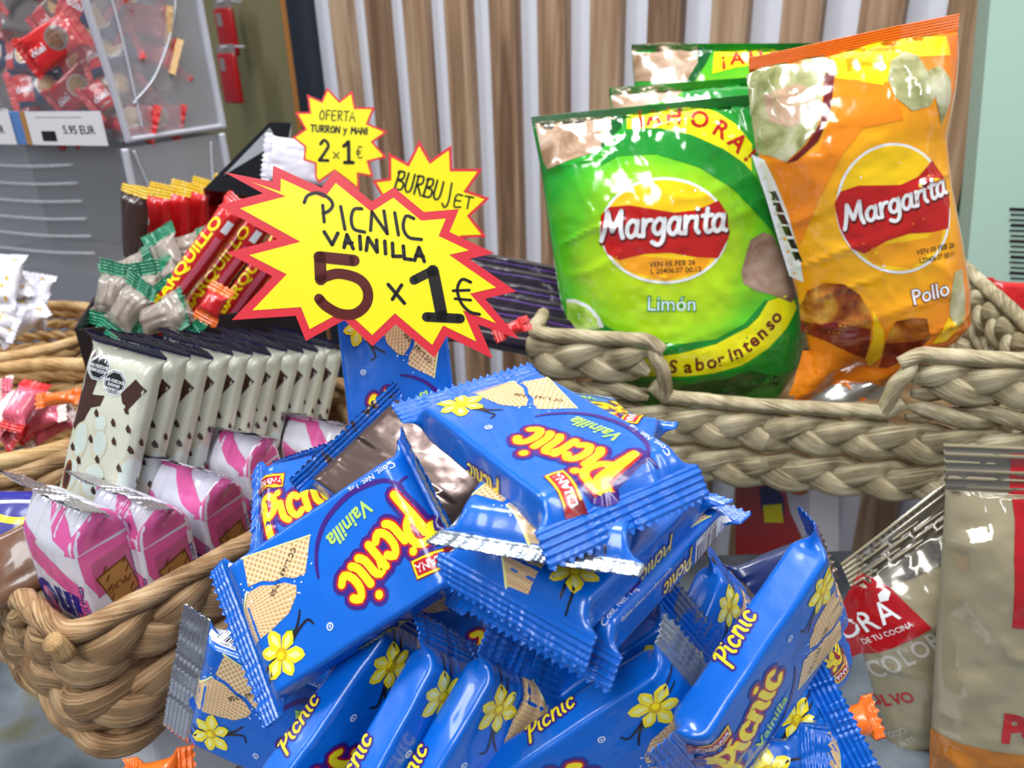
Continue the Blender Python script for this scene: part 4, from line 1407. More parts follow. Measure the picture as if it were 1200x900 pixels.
def orange_art(fr):
    fr = lifted(fr, .018)
    A = Art(); L_ = fr.l
    pl = lambda pts, m, ly: A.poly([L_(*p) for p in pts], m, ly)
    pl([(905, 180), (930, 190), (960, 176), (978, 120), (1000, 92), (1050, 96), (1058, 140), (1010, 150), (985, 180), (960, 230), (940, 290), (925, 250)], 'gloss_orange', 1)
    pl([(985, 90), (1000, 56), (1060, 40), (1090, 60), (1050, 70), (1045, 100)], 'gloss_yellow', 1)
    pl([(984, 62), (1080, 38), (1134, 30), (1134, 60), (1060, 66), (990, 92)], 'gloss_logo_yellow', 1)
    pl([(882, 84), (900, 76), (980, 58), (982, 74), (970, 92), (966, 118), (958, 148), (940, 172), (922, 190), (908, 184), (892, 180), (886, 130)], 'print_chip_green', 3)
    pl([(980, 66), (986, 80), (974, 130), (958, 166), (934, 188), (922, 192), (944, 170), (960, 146), (968, 114), (972, 90)], 'gloss_darkred', 2)
    pl([(900, 110), (940, 96), (960, 104), (956, 130), (930, 150), (906, 142)], 'print_chip_beige', 4)
    pl([(1044, 92), (1052, 70), (1072, 57), (1088, 62), (1098, 84), (1104, 110), (1094, 124), (1070, 130), (1050, 114)], 'print_chip_green', 3)
    pl([(1098, 80), (1116, 74), (1128, 90), (1126, 118), (1112, 146), (1104, 120)], 'print_chip_green', 3)
    pl([(1120, 320), (1134, 318), (1136, 372), (1124, 388), (1114, 370), (1114, 345)], 'print_chip_green', 3)
    pl([(944, 366), (950, 344), (966, 332), (988, 332), (1006, 344), (1018, 366), (1020, 400), (1018, 424), (1000, 416), (970, 400), (946, 396)], 'print_glaze', 3)
    pl([(945, 384), (980, 378), (1019, 384), (1018, 424), (1000, 416), (970, 402), (946, 397)], 'print_glaze_dark', 4)
    pl([(1040, 386), (1046, 374), (1066, 370), (1084, 372), (1090, 396), (1070, 412), (1044, 428), (1036, 436), (1036, 404)], 'print_glaze', 3)
    pl([(1038, 402), (1090, 396), (1070, 416), (1044, 436), (1036, 436)], 'print_glaze_dark', 4)
    pl([(1020, 360), (1034, 388), (1036, 420), (1026, 436), (1018, 424), (1022, 396)], 'gloss_logo_yellow', 4)
    pl([(1094, 404), (1112, 372), (1128, 386), (1112, 402)], 'gloss_logo_yellow', 4)
    pl([(886, 182), (900, 188), (912, 214), (926, 250), (940, 300), (946, 334), (932, 330), (918, 284), (904, 236)], 'gloss_white', 2)
    for k, (x, y) in enumerate([(906, 226), (911, 240), (916, 254), (921, 268), (927, 283), (932, 298)]):
        pl([(x, y), (x + 7, y - 1), (x + 12, y + 11), (x + 5, y + 11)], 'gloss_black', 3)
    logo(A, L_, (1048, 243), 70, 76, math.radians(-13), 1)
    bag_script(A, L_, 'Margarita', (990, 268), (1117, 229), 'gloss_darkred', 6, .40)
    bag_script(A, L_, 'Margarita', (989, 266), (1116, 227), 'gloss_white', 7, .27)
    bag_text(A, L_, fr, 'VEN 05 FEB 26', (1096, 294), 9, 'gloss_black', 6, math.radians(8), 0.01, .9)
    bag_text(A, L_, fr, 'L20406.07 00:11', (1098, 304), 9, 'gloss_black', 6, math.radians(8), 0.01, .8)
    bag_text(A, L_, fr, 'Pollo', (1089, 350), 27, 'gloss_darkred', 4, math.radians(14), 0.05, 0.85)
    bag_text(A, L_, fr, 'Pollo', (1089, 350), 27, 'gloss_white', 5, math.radians(14), 0.01, 0.85)
    pl([(948, 420), (975, 418), (1000, 432), (1030, 440), (1060, 448), (1040, 466), (980, 472), (930, 474), (936, 460)], 'gloss_orange', 2)
    return A


bag('chips_bag', 'orange and yellow chips bag with a Pollo print, its foot over the basket lip', 'chips bag', fr, rows_y, 23, 'film_orange', 'bag_inside', orange_art(fr), 11, wr=2.3, crease=1.4, seal=0.055,
    shape=lambda u, v: -10 * np.clip(1 - v / 0.35, 0, 1) ** 1.5 + 6 * np.clip(u - 0.4, 0, 1) * np.clip(1 - v * 2, 0, 1) * -3 + 5 * np.exp(-((v - .93) / .05) ** 2) * np.sin(u * 5))

# ================================================================ spice bags at the right
def film_tr(name, rgb, a):
    return mat(name, rgb, rough=0.13, coat=1.0, spec=0.6)


film_tr('spice_beige', (152, 142, 114), 1); mat('spice_red', (172, 26, 32), rough=0.13, coat=1.0); mat('spice_crimp', (128, 122, 112), rough=0.2, metal=0.5, coat=0.8)
mat('spice_powder', (170, 104, 30), rough=0.2, coat=0.9); mat('spice_grey', (186, 182, 172), rough=0.15, coat=0.9)
fr = Frame(at(1200, 720, 0.345), (-0.12, -0.97, 0.2))
A = Art(); L_ = fr.l
A.poly([L_(*p) for p in [(1108, 524), (1178, 526), (1330, 530), (1330, 582), (1176, 576), (1108, 574)]], 'spice_crimp', 1)
A.poly([L_(*p) for p in [(1184, 528), (1330, 532), (1330, 724), (1168, 718), (1172, 640), (1180, 600)]], 'spice_red', 2)
A.poly([L_(*p) for p in [(1090, 852), (1150, 860), (1330, 872), (1330, 990), (1086, 990)]], 'spice_powder', 2)
for ch, x in (('P', 1168), ('O', 1196), ('L', 1224), ('V', 1250)):
    bag_text(A, L_, fr, ch, (x, 848), 52, 'spice_red', 3, math.radians(-4), 0.05, 0.9)
bag('spice_bag', 'upright beige spice bag with red block and orange powder at the right edge', 'spice bag', fr,
    [((1106, 520), (1330, 528), 0), ((1108, 576), (1330, 584), .11), ((1104, 640), (1335, 650), .25), ((1096, 760), (1340, 760), .55), ((1090, 880), (1335, 880), .8), ((1092, 920), (1320, 920), 1)],
    14, 'spice_beige', 'spice_beige', A, 21, crease=1.8, wr=2.8, seal=0.11, group='beige spice bags', low=.02)
fr = Frame(at(1110, 740, 0.385), (-0.2, -0.95, 0.25))
A = Art(); L_ = fr.l
pl = lambda pts, m, ly: A.poly([L_(*p) for p in pts], m, ly)
pl([(1000, 650), (1120, 560), (1160, 590), (1112, 650), (1040, 684), (1012, 680)], 'spice_crimp', 1)
pl([(1040, 684), (1082, 722), (1031, 754), (985, 776), (970, 740), (1006, 669)], 'spice_red', 2)
for ch, x, y in (('O', 1001, 745), ('R', 1020, 733), ('A', 1040, 719)):
    bag_text(A, L_, fr, ch, (x, y), 36, 'gloss_white', 4, math.radians(33), 0.01, 0.95)
bag_text(A, L_, fr, 'DE TU COCINA', (1036, 736), 9, 'gloss_white', 4, math.radians(34), 0.0)
A.poly([L_(*p) for p in [(1028, 700), (1026, 692), (1034, 685), (1040, 688), (1037, 697)]], 'gloss_white', 4)
for k, ch in enumerate('COLOR'):
    bag_text(A, L_, fr, ch, (1030 + 15 * k, 786 - 10.5 * k), 32, 'spice_grey', 4, math.radians(33), 0.02, 0.8)
for k, ch in enumerate('POLVO'):
    bag_text(A, L_, fr, ch, (1016 + 11 * k, 828 - 4 * k), 21, 'spice_red', 4, math.radians(24), 0.03, 0.85)
bag_text(A, L_, fr, 'PISCO', (1048, 855), 11, 'spice_grey', 4, math.radians(38)); bag_text(A, L_, fr, 'SURTE', (1058, 866), 11, 'spice_grey', 4, math.radians(38))
bag('spice_bag', 'tilted beige spice bag with a red label behind the pile, reading color polvo', 'spice bag', fr,
    [((985, 660), (1120, 556), 0), ((998, 690), (1160, 590), .12), ((1004, 740), (1200, 650), .3), ((1020, 800), (1240, 740), .6), ((1040, 870), (1250, 830), .85), ((1060, 905), (1240, 875), 1)],
    14, 'spice_beige', 'spice_beige', A, 23, wr=2.6, seal=0.12, group='beige spice bags', low=.02)

# ================================================================ cookie bars in a row
mat('cow_cream', (196, 198, 180), **FILM, bump=0.0002, bscale=90); mat('cow_milk', (192, 204, 196), **FILM); mat('cow_brown', (62, 38, 30), **FILM)
mat('cow_ring', (196, 190, 164), **FILM); mat('cow_navy', (34, 32, 74), rough=0.3, coat=0.4); mat('cow_nut', (120, 70, 34), **FILM)
mat('oct_black', (24, 24, 26), **FILM)


def cow_art():
    A = Art()      # x = up the pack, y = to the left
    A.poly([(12, 20), (46, 20), (46, 14), (40, 7), (26, 9), (27, 2), (22, 3), (20, 8), (14, 10), (8, 14)], 'cow_brown', 1)
    A.poly([(30, -6), (38, -12), (34, -18), (24, -12), (26, -8)], 'cow_brown', 1)
    A.poly([(-50, 16), (-34, 16), (-36, 8), (-31, 5), (-38, 0), (-34, -4), (-40, -10), (-36, -16), (-50, -18)], 'cow_brown', 1)
    A.poly([(-50, 20), (-18, 20), (-26, 15), (-38, 12), (-50, 10)], 'cow_navy', 2)
    A.poly([(-24, 19), (-28, 16), (-36, 14), (-34, 18)], 'ink_yellow', 3)
    for (x, y, rx, ry) in ((-6, -19, 10, 6), (4, 10, 9, 4.6), (-12, 11, 8, 4.4), (5, -1, 7, 4.6), (-12, -2, 9, 6.6), (14, 1, 5, 4)):
        A.ell(x, y, rx, ry, 'cow_ring', 2); A.ell(x + .8, y - .3, rx - 1.5, ry - 1.0, 'cow_milk', 3)
    A.ell(-13, 12.5, 7.5, 2.4, 'cow_nut', 4); A.ell(-13, 12.3, 5.8, 1.4, 'cow_brown', 5)
    for (x, y) in ((17, -7), (9, -9.5), (7, 3), (-1, -3), (-10, -9), (19, 3), (-4, 7), (1, 12), (-15, -5), (16, -15), (7, -18), (-2, -15), (-12, -20), (11, -22), (-7, -25), (2, -27), (24, -12)):
        A.poly([(x, y), (x + 1.6, y + 1.7), (x - .6, y + 2.4), (x - 2.2, y + 1.0), (x - 2.0, y - .8)], 'cow_brown', 5)
    for k in range(22):
        t = k / 16; x = -26 + 13 * (1 - t) * -.2 - 2 + 14 * t * 0.0; y = 15 - 36 * t; x = -29 + 12 * t
        A.line([(x, y), (x + .55, y - 1.4)], .8, 'cow_brown', 5)
    for (x, y) in ((38.5, 9.0), (34, -1.5)):
        for (r, m, ly) in ((6.4, 'ink_white', 6), (5.9, 'oct_black', 7), (5.4, 'ink_white', 8), (5.1, 'oct_black', 9)):
            A.poly([(x + r * math.cos(PI / 8 + PI / 4 * q) * .95, y + r * 1.02 * math.sin(PI / 8 + PI / 4 * q)) for q in range(8)], m, ly)
        for j, tx in enumerate(('EXCESO EN', 'AZÚCARES') if y > 0 else ('EXCESO EN', 'GRASAS', 'SATURADAS')):
            A.text(tx, x + 1.3 - 2.0 * j, y, 1.9, 'ink_white', 10, PI / 2, .015)
    return A


COW = cow_art()
G_COW = 'cream and brown cookie bars standing in a row'
p1 = POSES['COW']
n1 = np.array(p1[2]); n1 = n1 / np.linalg.norm(n1)
ex = np.array(p1[1]); ex -= n1 * ex.dot(n1); ex /= np.linalg.norm(ex)
base = np.array(p1[0]) + np.array([0, 0, CAM_Z])
mm = np.c_[ex, np.cross(n1, ex), n1]
ORD = ['first', 'second', 'third', 'fourth', 'fifth', 'sixth', 'seventh', 'eighth', 'ninth', 'tenth', 'last']
for k in range(11):
    f = Frame(base, n1); f.m = mm
    f.o = base + np.array(COW_DIR) * k * 0.0138 - n1 * 0.006 + np.array([0, 0, 0.001 * math.sin(k * 2.3)])
    o = thing('cookie_bar', ('nearest' if k == 0 else ORD[k]) + ' cream and brown cookie bar of the row, counted from the tan basket', 'cookie bar', f, G_COW)
    tb = Tube(98, 37, 10.8, seal=(8, 9), tr=9, seed=40 + k, bend=(.2, -1.15), wr=.42, rc=4.5, bulge=1.0)
    tube_body('wrapper', tb, COW, 'cow_cream', o, 1.8)
    tube_seal(tb, 1, ('cow_navy', 'cow_navy'), o, zig=.5); tube_seal(tb, -1, ('cow_navy', 'cow_navy'), o, zig=.5)

# ================================================================ pink biscuit packs
mat('pack_white', (226, 226, 238), **FILM, bump=0.0002, bscale=80); mat('pack_pink', (232, 100, 168), **FILM); mat('pack_rose', (196, 96, 140), **FILM)
mat('biscuit_print', (176, 128, 72), **FILM); mat('biscuit_line', (112, 70, 34), **FILM); mat('pack_navy', (36, 36, 140), **FILM)
mat('pack_foil', (176, 168, 172), rough=0.22, metal=0.75, coat=0.5, bump=0.0006, bscale=60)


def biscuit_art(W_, T_):
    """x = up, y = to the left on the wide face; the narrow face is at y from -W/2 to -W/2-T."""
    A = Art(); A.at(-6, 0)
    y0 = -W_ / 2; H2 = 24
    # wide face
    A.poly([(22, W_ / 2 + 1), (27, W_ / 2), (8, y0), (0, y0 + 2), (12, W_ / 2)], 'pack_pink', 2)
    A.poly([(-24, W_ / 2), (2, W_ / 2 - 4), (-4, 8), (-24, 4)], 'pack_pink', 2)
    A.poly([(4, y0 + 9), (-24, y0 + 9), (-24, y0), (2, y0)], 'pack_pink', 2)
    A.text('ino', 2, 2, 25, 'pack_navy', 4, PI / 2, 0.03, grid=3)
    A.text('FRESA Y', 3, -8, 4.6, 'pack_navy', 4, PI / 2, .02); A.text('LECHE', -2, -8, 4.6, 'pack_navy', 4, PI / 2, .02)
    A.poly([(-3, y0 + 8), (-24, y0 + 9), (-24, y0 + .5), (-8, y0 + .5)], 'pack_rose', 3)
    A.poly([(-12, y0 + 9), (-24, y0 + 9), (-24, y0 + 1), (-16, y0 + 1)], 'biscuit_print', 4)
    A.poly([(38, 18), (38, 6), (27, -6), (22, -18), (29, -18), (39, -2), (39, 22), (34, 22)], 'pack_pink', 2)
    A.poly([(20, W_ / 2 + 10), (33, W_ / 2 + 12), (30, W_ / 2), (24, 6), (21, 10)], 'pack_pink', 2)
    # narrow face
    A.poly([(39, y0 - 3), (39, y0 - T_ + 2), (24, y0 - T_ - 4), (22, y0 + 6)], 'pack_pink', 1)
    a, b_ = y0 - 1, y0 - T_ + 1
    A.poly([(22, a), (22, b_ - 2), (12, b_), (2, a - 3), (10, a)], 'pack_pink', 2)
    A.poly([(-24, a - 8), (-24, b_ + 1), (-16, b_ + 1), (-20, a - 10)], 'pack_pink', 2)
    A.poly([(16, a - 4), (18, b_ + 3), (2, b_ + 2), (0, a - 3)], 'pack_rose', 3)
    A.poly([(9, a - 4), (12, b_ + 5), (-5, b_ + 2), (-9, a - 9)], 'biscuit_line', 4); A.poly([(8, a - 5), (11, b_ + 5.6), (-4.4, b_ + 2.8), (-8, a - 9)], 'biscuit_print', 5)
    for i in range(3):
        for j in range(4):
            if i == 1:
                continue
            A.line([(-4 + 4.6 * j, a - 8 - 4.2 * i), (-2 + 4.6 * j, a - 9.5 - 4.2 * i)], .8, 'biscuit_line', 6)
    A.text('PUIG', 2.5, a - 11.4, 4.2, 'biscuit_line', 6, PI / 2 + .2, .02)
    A.text('GALLETA SABOR A FRESA', -6, a + 1.6, 2.6, 'pack_navy', 5, PI / 2 * 0 + 0, .02)
    A.poly([(20, b_ + 2.5), (20, b_ - .5), (-12, b_ - .5), (-12, b_ + 2.5)], 'pack_white', 5)
    A.text('GALLETA SABOR', 4, b_ + 1, 2.4, 'pack_navy', 6, 0, .03)
    return A


BW, BT = 36.0, 25.0
BISC = biscuit_art(BW, BT)
G_PINK = 'pink and white biscuit packs in the tan basket'
pk = [((88, 664), .300, 'nearest pink and white biscuit pack, beside the basket corner'), ((165, 655), .318, 'second pink and white biscuit pack from the basket corner'),
      ((240, 618), .345, 'third pink and white biscuit pack, folded top tilting right'), ((292, 566), .385, 'fourth pink and white biscuit pack, in front of the cookie bars'),
      ((392, 548), .43, 'rearmost pink and white biscuit pack, half behind the blue packs')]
for k, (p, zc, lab) in enumerate(pk):
    w_dir = np.array([.85, -.53, 0])            # along the wide face, towards the viewer
    if k == 2: w_dir = np.array([.88, -.47, 0])
    if k >= 3: w_dir = np.array([.92, -.40, 0])
    w_dir /= np.linalg.norm(w_dir)
    up = np.array([0.0, 0.0, 1.0]); nn = np.cross(up, -w_dir)   # y(left) = -w_dir, x = up -> z = x cross y
    top = at(p[0], p[1], zc)                    # top corner between the two faces
    o_ = top - up * .013 - w_dir * BW / 2000 - nn * BT / 2000
    f = Frame(o_, nn); f.m = np.c_[up, -w_dir, nn]
    o = thing('biscuit_pack', lab, 'biscuit pack', f, G_PINK)
    tb = Tube(66, BW, BT, seal=(9, 13), tr=17, seed=70 + k, bend=(1.4, -0.95 - .1 * (k % 2)), wr=.45, rc=1.6, bulge=.6, crimp=(.1, 2.2))
    tube_body('wrapper', tb, BISC, 'pack_white', o, 1.5)
    tube_seal(tb, 1, ('pack_white', 'pack_foil'), o, zig=.5); tube_seal(tb, -1, ('pack_white', 'pack_white'), o, zig=.5)


# ================================================================ helpers for the back of the shop
def copy_thing(root, M4, label=None, group=None):
    r = root.copy(); COL.objects.link(r); r.matrix_world = M4
    if label:
        r['label'] = label
    if group:
        r['group'] = group
    for ch in list(root.children):
        c = ch.copy(); COL.objects.link(c); c.parent = r
    return r


def facing(px, py, zc, n=(0, -1, 0.2), roll=0.0):
    return Frame(at(px, py, zc), n, roll=math.radians(roll))


def clear_mat(name, rgb, alpha, rough=0.12):
    return mat(name, rgb, rough=rough, coat=0.5, spec=0.6, alpha=alpha)


clear_mat('plastic_frost', (196, 200, 208), 0.34, .25); clear_mat('plastic_clear', (206, 210, 216), 0.16, .08); clear_mat('plastic_edge', (206, 210, 222), 0.80, .2)
clear_mat('plastic_grey', (138, 144, 150), 0.55, .2); clear_mat('wrap_clear', (190, 180, 168), 0.55, .1)
mat('candy_red', (200, 26, 28), **FILM); mat('candy_navy', (24, 40, 92), **FILM); mat('candy_gold', (206, 168, 110), **FILM); mat('candy_brown', (120, 84, 60), **FILM)
mat('candy_grey', (120, 112, 110), **FILM); mat('label_white', (222, 222, 226), rough=.5); mat('rail_blue', (86, 130, 190), rough=.4)
mat('choc_dark', (58, 36, 30), **FILM); mat('candy_pink', (214, 96, 120), **FILM); mat('candy_cream', (232, 214, 206), **FILM); mat('candy_green', (26, 128, 92), **FILM)
mat('candy_orange', (236, 110, 30), **FILM); mat('purple_black', (30, 20, 34), rough=.18, coat=.9); mat('purple_ink', (84, 44, 130), **FILM)
mat('black_card', (14, 14, 18), rough=.15, coat=.8); mat('choc_card', (30, 22, 24), rough=.45)

# ---- clear candy bins, top left
C0 = at(150, 167, .62)
bx = np.array([.93, -.37, 0]); bx /= np.linalg.norm(bx); by = np.array([-bx[1], bx[0], 0])
BF = Frame(C0, (0, 0, 1), (0, 1, 0)); BF.m = np.c_[bx, by, np.array([0, 0, 1.0])]


def side_sheet(mb, prof, x, t, i=0):
    """A sheet in the y-z plane at x from its outline (y, z)."""
    n = len(prof)
    sub = MB(); prism(sub, [(p[0], p[1]) for p in prof], -t / 2, t / 2)
    V = [(x + v[2], v[0], v[1]) for v in sub.V]
    mb.add(V, sub.F, i)


def tube_px(mb, P, r, i=0, NS=8):
    V, Fc, U = rim_mesh(P, r, 1, NS, 1e6)
    mb.add(V.tolist(), Fc, i, U.tolist())


def candy_bin(label, z0, z1, bulge):
    o = thing('candy_bin', label, 'candy bin', BF, 'clear plastic candy bins')
    h = z1 - z0; D = 108
    fc = [(-bulge * (q / 6) ** 2 * 1.0 + (4 * math.sin(q / 6 * PI)) * -1, z0 + h * q / 6) for q in range(7)]
    prof = fc + [(D, z1), (D + 2, z0 + h * .4), (D + 4, z0)]
    for x, nm in ((0, 'side_panel'), (-255, 'side_panel')):
        mb = MB(); side_sheet(mb, prof, x, 1.8); mb.build(nm, 'plastic_frost', o)
    mb = MB(); tube_px(mb, [(1, p[0], p[1]) for p in fc], 3.2); tube_px(mb, [(1, fc[0][0], z0 + 2), (1, 50, z0 + 2), (1, D + 4, z0 + 2)], 2.6)
    tube_px(mb, [(1, D + 4, z0), (1, D + 2, z0 + h * .4), (1, D, z1)], 4.0)
    mb.build('rim', 'plastic_edge', o, smooth=True)
    mb = MB()
    tube_px(mb, [(2, 12, z0 + h * .15), (2, 46, z0 + h * .28), (2, 80, z0 + h * .55), (2, 92, z0 + h * .95)], .9)
    tube_px(mb, [(2, 16, z0 + h * .05), (2, 14, z0 + h * .5), (2, 2, z0 + h * .98)], 1.0)
    mb.build('rib', 'plastic_edge', o, smooth=True)
    # bowed front pane
    V = []; Fc = []
    for a, x in enumerate((-255, 0)):
        V += [(x, p[0] + 1, p[1]) for p in fc]
    n = len(fc); Fc = [[k, k + n, k + n + 1, k + 1] for k in range(n - 1)]
    mesh_obj('front_pane', V, Fc, ['plastic_clear'], None, None, None, o)
    mb = MB(); mb.box((-127, 54, z0 + 1.2), (126, 52, 1.2)); mb.build('base', 'plastic_grey', o)
    mb = MB(); mb.box((-127, 106, (z0 + z1) / 2), (126, 1.2, h / 2)); mb.build('back_panel', 'plastic_grey', o)
    return o


candy_bin('upper clear plastic candy bin, full of red and navy wrapped biscuits', 0, 190, 26)
lowb = candy_bin('lower clear plastic bin, nearly empty, under the one with price labels', -116, -4, 6)
mb = MB()
for k in range(6):
    tube_px(mb, [(-228, -6, -18 - 15 * k), (-120, -7, -20 - 15 * k), (-60, -6, -18 - 15 * k)], 1.6)
mb.build('ridge', 'plastic_frost', lowb, smooth=True)
# price rail with labels
o = thing('price_rail', 'blue and brown label rail along the upper candy bin', 'shelf rail', BF)
mb = MB(); mb.box((-138, -12, 12), (128, 1.5, 13), bev=.6); mb.build('rail', 'rail_blue', o)
mb = MB(); mb.box((-92, -14, 12), (3, .5, 13)); mb.build('divider', 'biscuit_print', o)
for k, (x, lab) in enumerate(((-47, 'white price label at the right end of the bin rail'), (-148, 'white price label cut by the left edge of the picture'))):
    fr = Frame(BF.o + BF.m @ np.array([x, -14.6, 12]) / 1000, -by)
    o = thing('price_label', lab, 'price label', fr, 'price labels on the bin rail')
    mb = MB(); mb.box((0, 0, 0), (41, 13, .4)); mb.build('card', 'label_white', o)
    A = Art(); A.text('5.95 EUR', 14, -4, 9, 'ink_black', 1, 0, .02); A.poly([(-28, -10), (-12, -10), (-12, -2), (-28, -2)], 'ink_black', 1)
    A.line([(-30, 8.5), (20, 8.5)], .8, 'plastic_grey', 1)
    printed_mesh('print', Flat(), np.array([[-1, -1], [1, -1], [1, 1], [-1, 1.0]]), [[0, 1, 2, 3]], ['label_white'], [0], A, o, .45, .05)

# biscuits in the upper bin
def candy(label, M4, base, L_, W_, T_, seed, group, art=None, ends=None, cat='sweet', name='wrapped_sweet'):
    o = thing(name, label, cat, M4, group)
    tb = Tube(L_, W_, T_, seal=(6, 6), tr=min(6, L_ * .2), seed=seed, wr=.7, rc=T_ * .45, bulge=1.2, bend=(.2, .3))
    tube_body('wrapper', tb, art, base, o, 2.6)
    for e in (-1, 1):
        tube_seal(tb, e, (ends or base,) * 2, o, pitch=3.4)
    return o


def cookie_round(inner='candy_gold', ring='candy_cream'):
    A = Art(); A.ell(6, 0, 9, 9, ring, 2, n=20); A.ell(6, 0, 7.4, 7.4, inner, 3, n=20); A.poly([(-22, -9), (-6, -12), (-4, 12), (-22, 12)], 'candy_red', 1)
    A.text('dúal', -12, -3, 8, 'ink_white', 4, PI / 2 * 0, .02)
    return A


protos = []
for k, (bs, art, en) in enumerate((('candy_red', cookie_round(), 'candy_red'), ('candy_navy', cookie_round(), 'candy_red'), ('candy_brown', cookie_round('candy_gold', 'candy_grey'), 'candy_red'), ('candy_red', None, 'candy_gold'), ('candy_grey', None, 'candy_red'))):
    protos.append((bs, art, en))
rnd = random.Random(12)
G_BIN = 'wrapped biscuits in the upper candy bin'
first = {}
spots = []
for row in range(7):
    for c in range(5):
        for d in range(2):
            spots.append((-18 - c * 44 + rnd.uniform(-6, 6), 20 + d * 44 + rnd.uniform(-6, 6), 16 + row * 26 + rnd.uniform(-4, 4)))
fixed = {0: 3}
for k, (x, y, z) in enumerate(spots):
    q = [0, 1, 2, 3, 4][rnd.randrange(5)]
    p = BF.o + BF.m @ np.array([x, y, z]) / 1000
    n = BF.m @ np.array([rnd.uniform(-.1, .9), -1, rnd.uniform(.0, .6)])
    f = Frame(p, n, roll=rnd.uniform(-1.0, 1.0))
    lab = 'small wrapped biscuit among the many behind the clear bin wall'
    if q in first:
        copy_thing(first[q], f.matrix())
    else:
        first[q] = candy(lab, f, protos[q][0], 40, 27, 9, 200 + q, G_BIN, protos[q][1], protos[q][2], 'wrapped biscuit', 'wrapped_biscuit')
f = facing(62, 50, .60, (0.1, -1, .1), 28)
candy('red wrapped biscuit with white lettering, tilted against the front of the upper bin', f, 'candy_red', 44, 28, 8, 230, G_BIN, cookie_round('candy_brown', 'candy_grey'), 'candy_red', 'wrapped biscuit', 'wrapped_biscuit')

mat('deep_red', (150, 8, 14), rough=.3, coat=.5)
# ---- hanging red packets on the olive panel
for k, (x, y, h, lab) in enumerate(((266, 38, 34, 'upper hanging red packet with a clear top on the olive panel'), (270, 92, 36, 'lower hanging red packet on the olive panel'))):
    o = thing('hanging_packet', lab, 'packet', facing(x, y, 1.18, WN), 'red packets hanging on the olive panel')
    mb = MB(); mb.box((0, 0, 0), (21, h, 4), bev=3); mb.build('pouch', 'deep_red', o, smooth=True)
    mb = MB(); mb.box((0, h + 3, 0), (21, 9, 1.5), bev=1); mb.build('header', 'candy_grey', o)
    mb = MB(); mb.box((-8, h - 16, 4.4), (6, 9, .5)); mb.build('label', 'candy_grey', o)
    mb = MB(); tube_px(mb, [(6, h + 8, 30 * -1), (6, h + 9, 0), (6, h + 8, 12)], 1.4); mb.build('hook', 'plastic_edge', o)

# ---- things behind the stars
def prism_thing(name, label, cat, f, pts, t, m, part='body', group=None, bev=0):
    o = thing(name, label, cat, f, group)
    P = [f.l(*p) for p in pts]
    sg = sum(P[k][0] * P[(k + 1) % len(P)][1] - P[(k + 1) % len(P)][0] * P[k][1] for k in range(len(P)))
    if sg < 0: P = P[::-1]
    mb = MB(); prism(mb, P, -t, 0); mb.build(part, m, o)
    return o


f = facing(290, 190, .56, (.3, -.8, .5))
o = prism_thing('black_carton', 'glossy black carton with a slanted top behind the red sachets', 'carton', f, [(238, 222), (316, 143), (342, 144), (330, 196), (316, 232)], 30, 'black_card')
mb = MB(); P = [f.l(*p) for p in [(262, 206), (316, 150), (322, 160), (318, 172)]]; prism(mb, P[::-1], 0.1, .6); mb.build('painted_sheen', 'grey_plastic', o)  # grey shape laid on the black card to imitate its sheen
f = facing(352, 190, .53, (-.1, -.95, .3), -8)
o = candy('white and blue packet behind the small star with the oferta lettering', f, 'pack_white', 44, 30, 8, 300, None, None, 'pack_white', 'packet', 'white_packet')
# red sachets in a row
G_SACH = 'red sachets with yellow crimped tops'
sa = Art(); sa.ell(6, 2, 5, 5, 'ink_white', 2, n=16); sa.ell(6, 2, 2.2, 3, 'ink_black', 3, n=10)
for k in range(6):
    x = 176 + k * 23; y = 268 - k * 4
    f = facing(x, y, .54 + .015 * k, (-.25, -.95, .1), 82 - 2 * k)
    candy(['leftmost', 'second', 'third', 'fourth', 'fifth', 'last'][k] + ' red sachet of the row behind the red wafer sticks, counted from the left', f, 'candy_red', 46, 30, 7, 310 + k, G_SACH, sa if k == 0 else None, 'petal_core', 'sachet', 'red_sachet')
# dark chocolate sachet before them
f = facing(158, 270, .52, (-.5, -.85, .1), 80)
candy('brown and red sachet at the left end of the red row', f, 'choc_dark', 48, 22, 7, 330, G_SACH, None, 'petal_core', 'sachet', 'red_sachet')
# wafer sticks
G_STK = 'red wafer sticks with yellow lettering'
stk = Art()
stk.text('BARQUILLO', 0, -2.8, 9.5, 'ink_yellow', 3, 0, .03, 0, 1.25, grid=4); stk.poly([(-30, -8.5), (22, -8.5), (22, -5), (-30, -5)], 'candy_pink', 2)
stk.poly([(26, -9), (34, -9), (34, -5), (26, -5)], 'ink_white', 3)
for k, (x, y, z, lab) in enumerate(((228, 309, .455, 'leftmost red wafer stick with yellow lettering, leaning'), (262, 318, .47, 'second red wafer stick from the left, leaning'), (300, 322, .49, 'third red wafer stick, half behind the big star'), (330, 330, .505, 'fourth red wafer stick, mostly behind the big star'))):
    f = facing(x, y, z, (-.25, -.85, .45), 55)
    candy(lab, f, 'candy_red', 84, 15, 12, 340 + k, G_STK, stk, 'candy_red', 'wafer stick', 'wafer_stick')
f = facing(250, 356, .43, (0, -.9, .4), 60)
candy('short red and gold sweet at the foot of the wafer sticks', f, 'candy_red', 13, 11, 7, 350, None, cookie_round('petal_core', 'ink_red') if False else None, 'candy_orange')
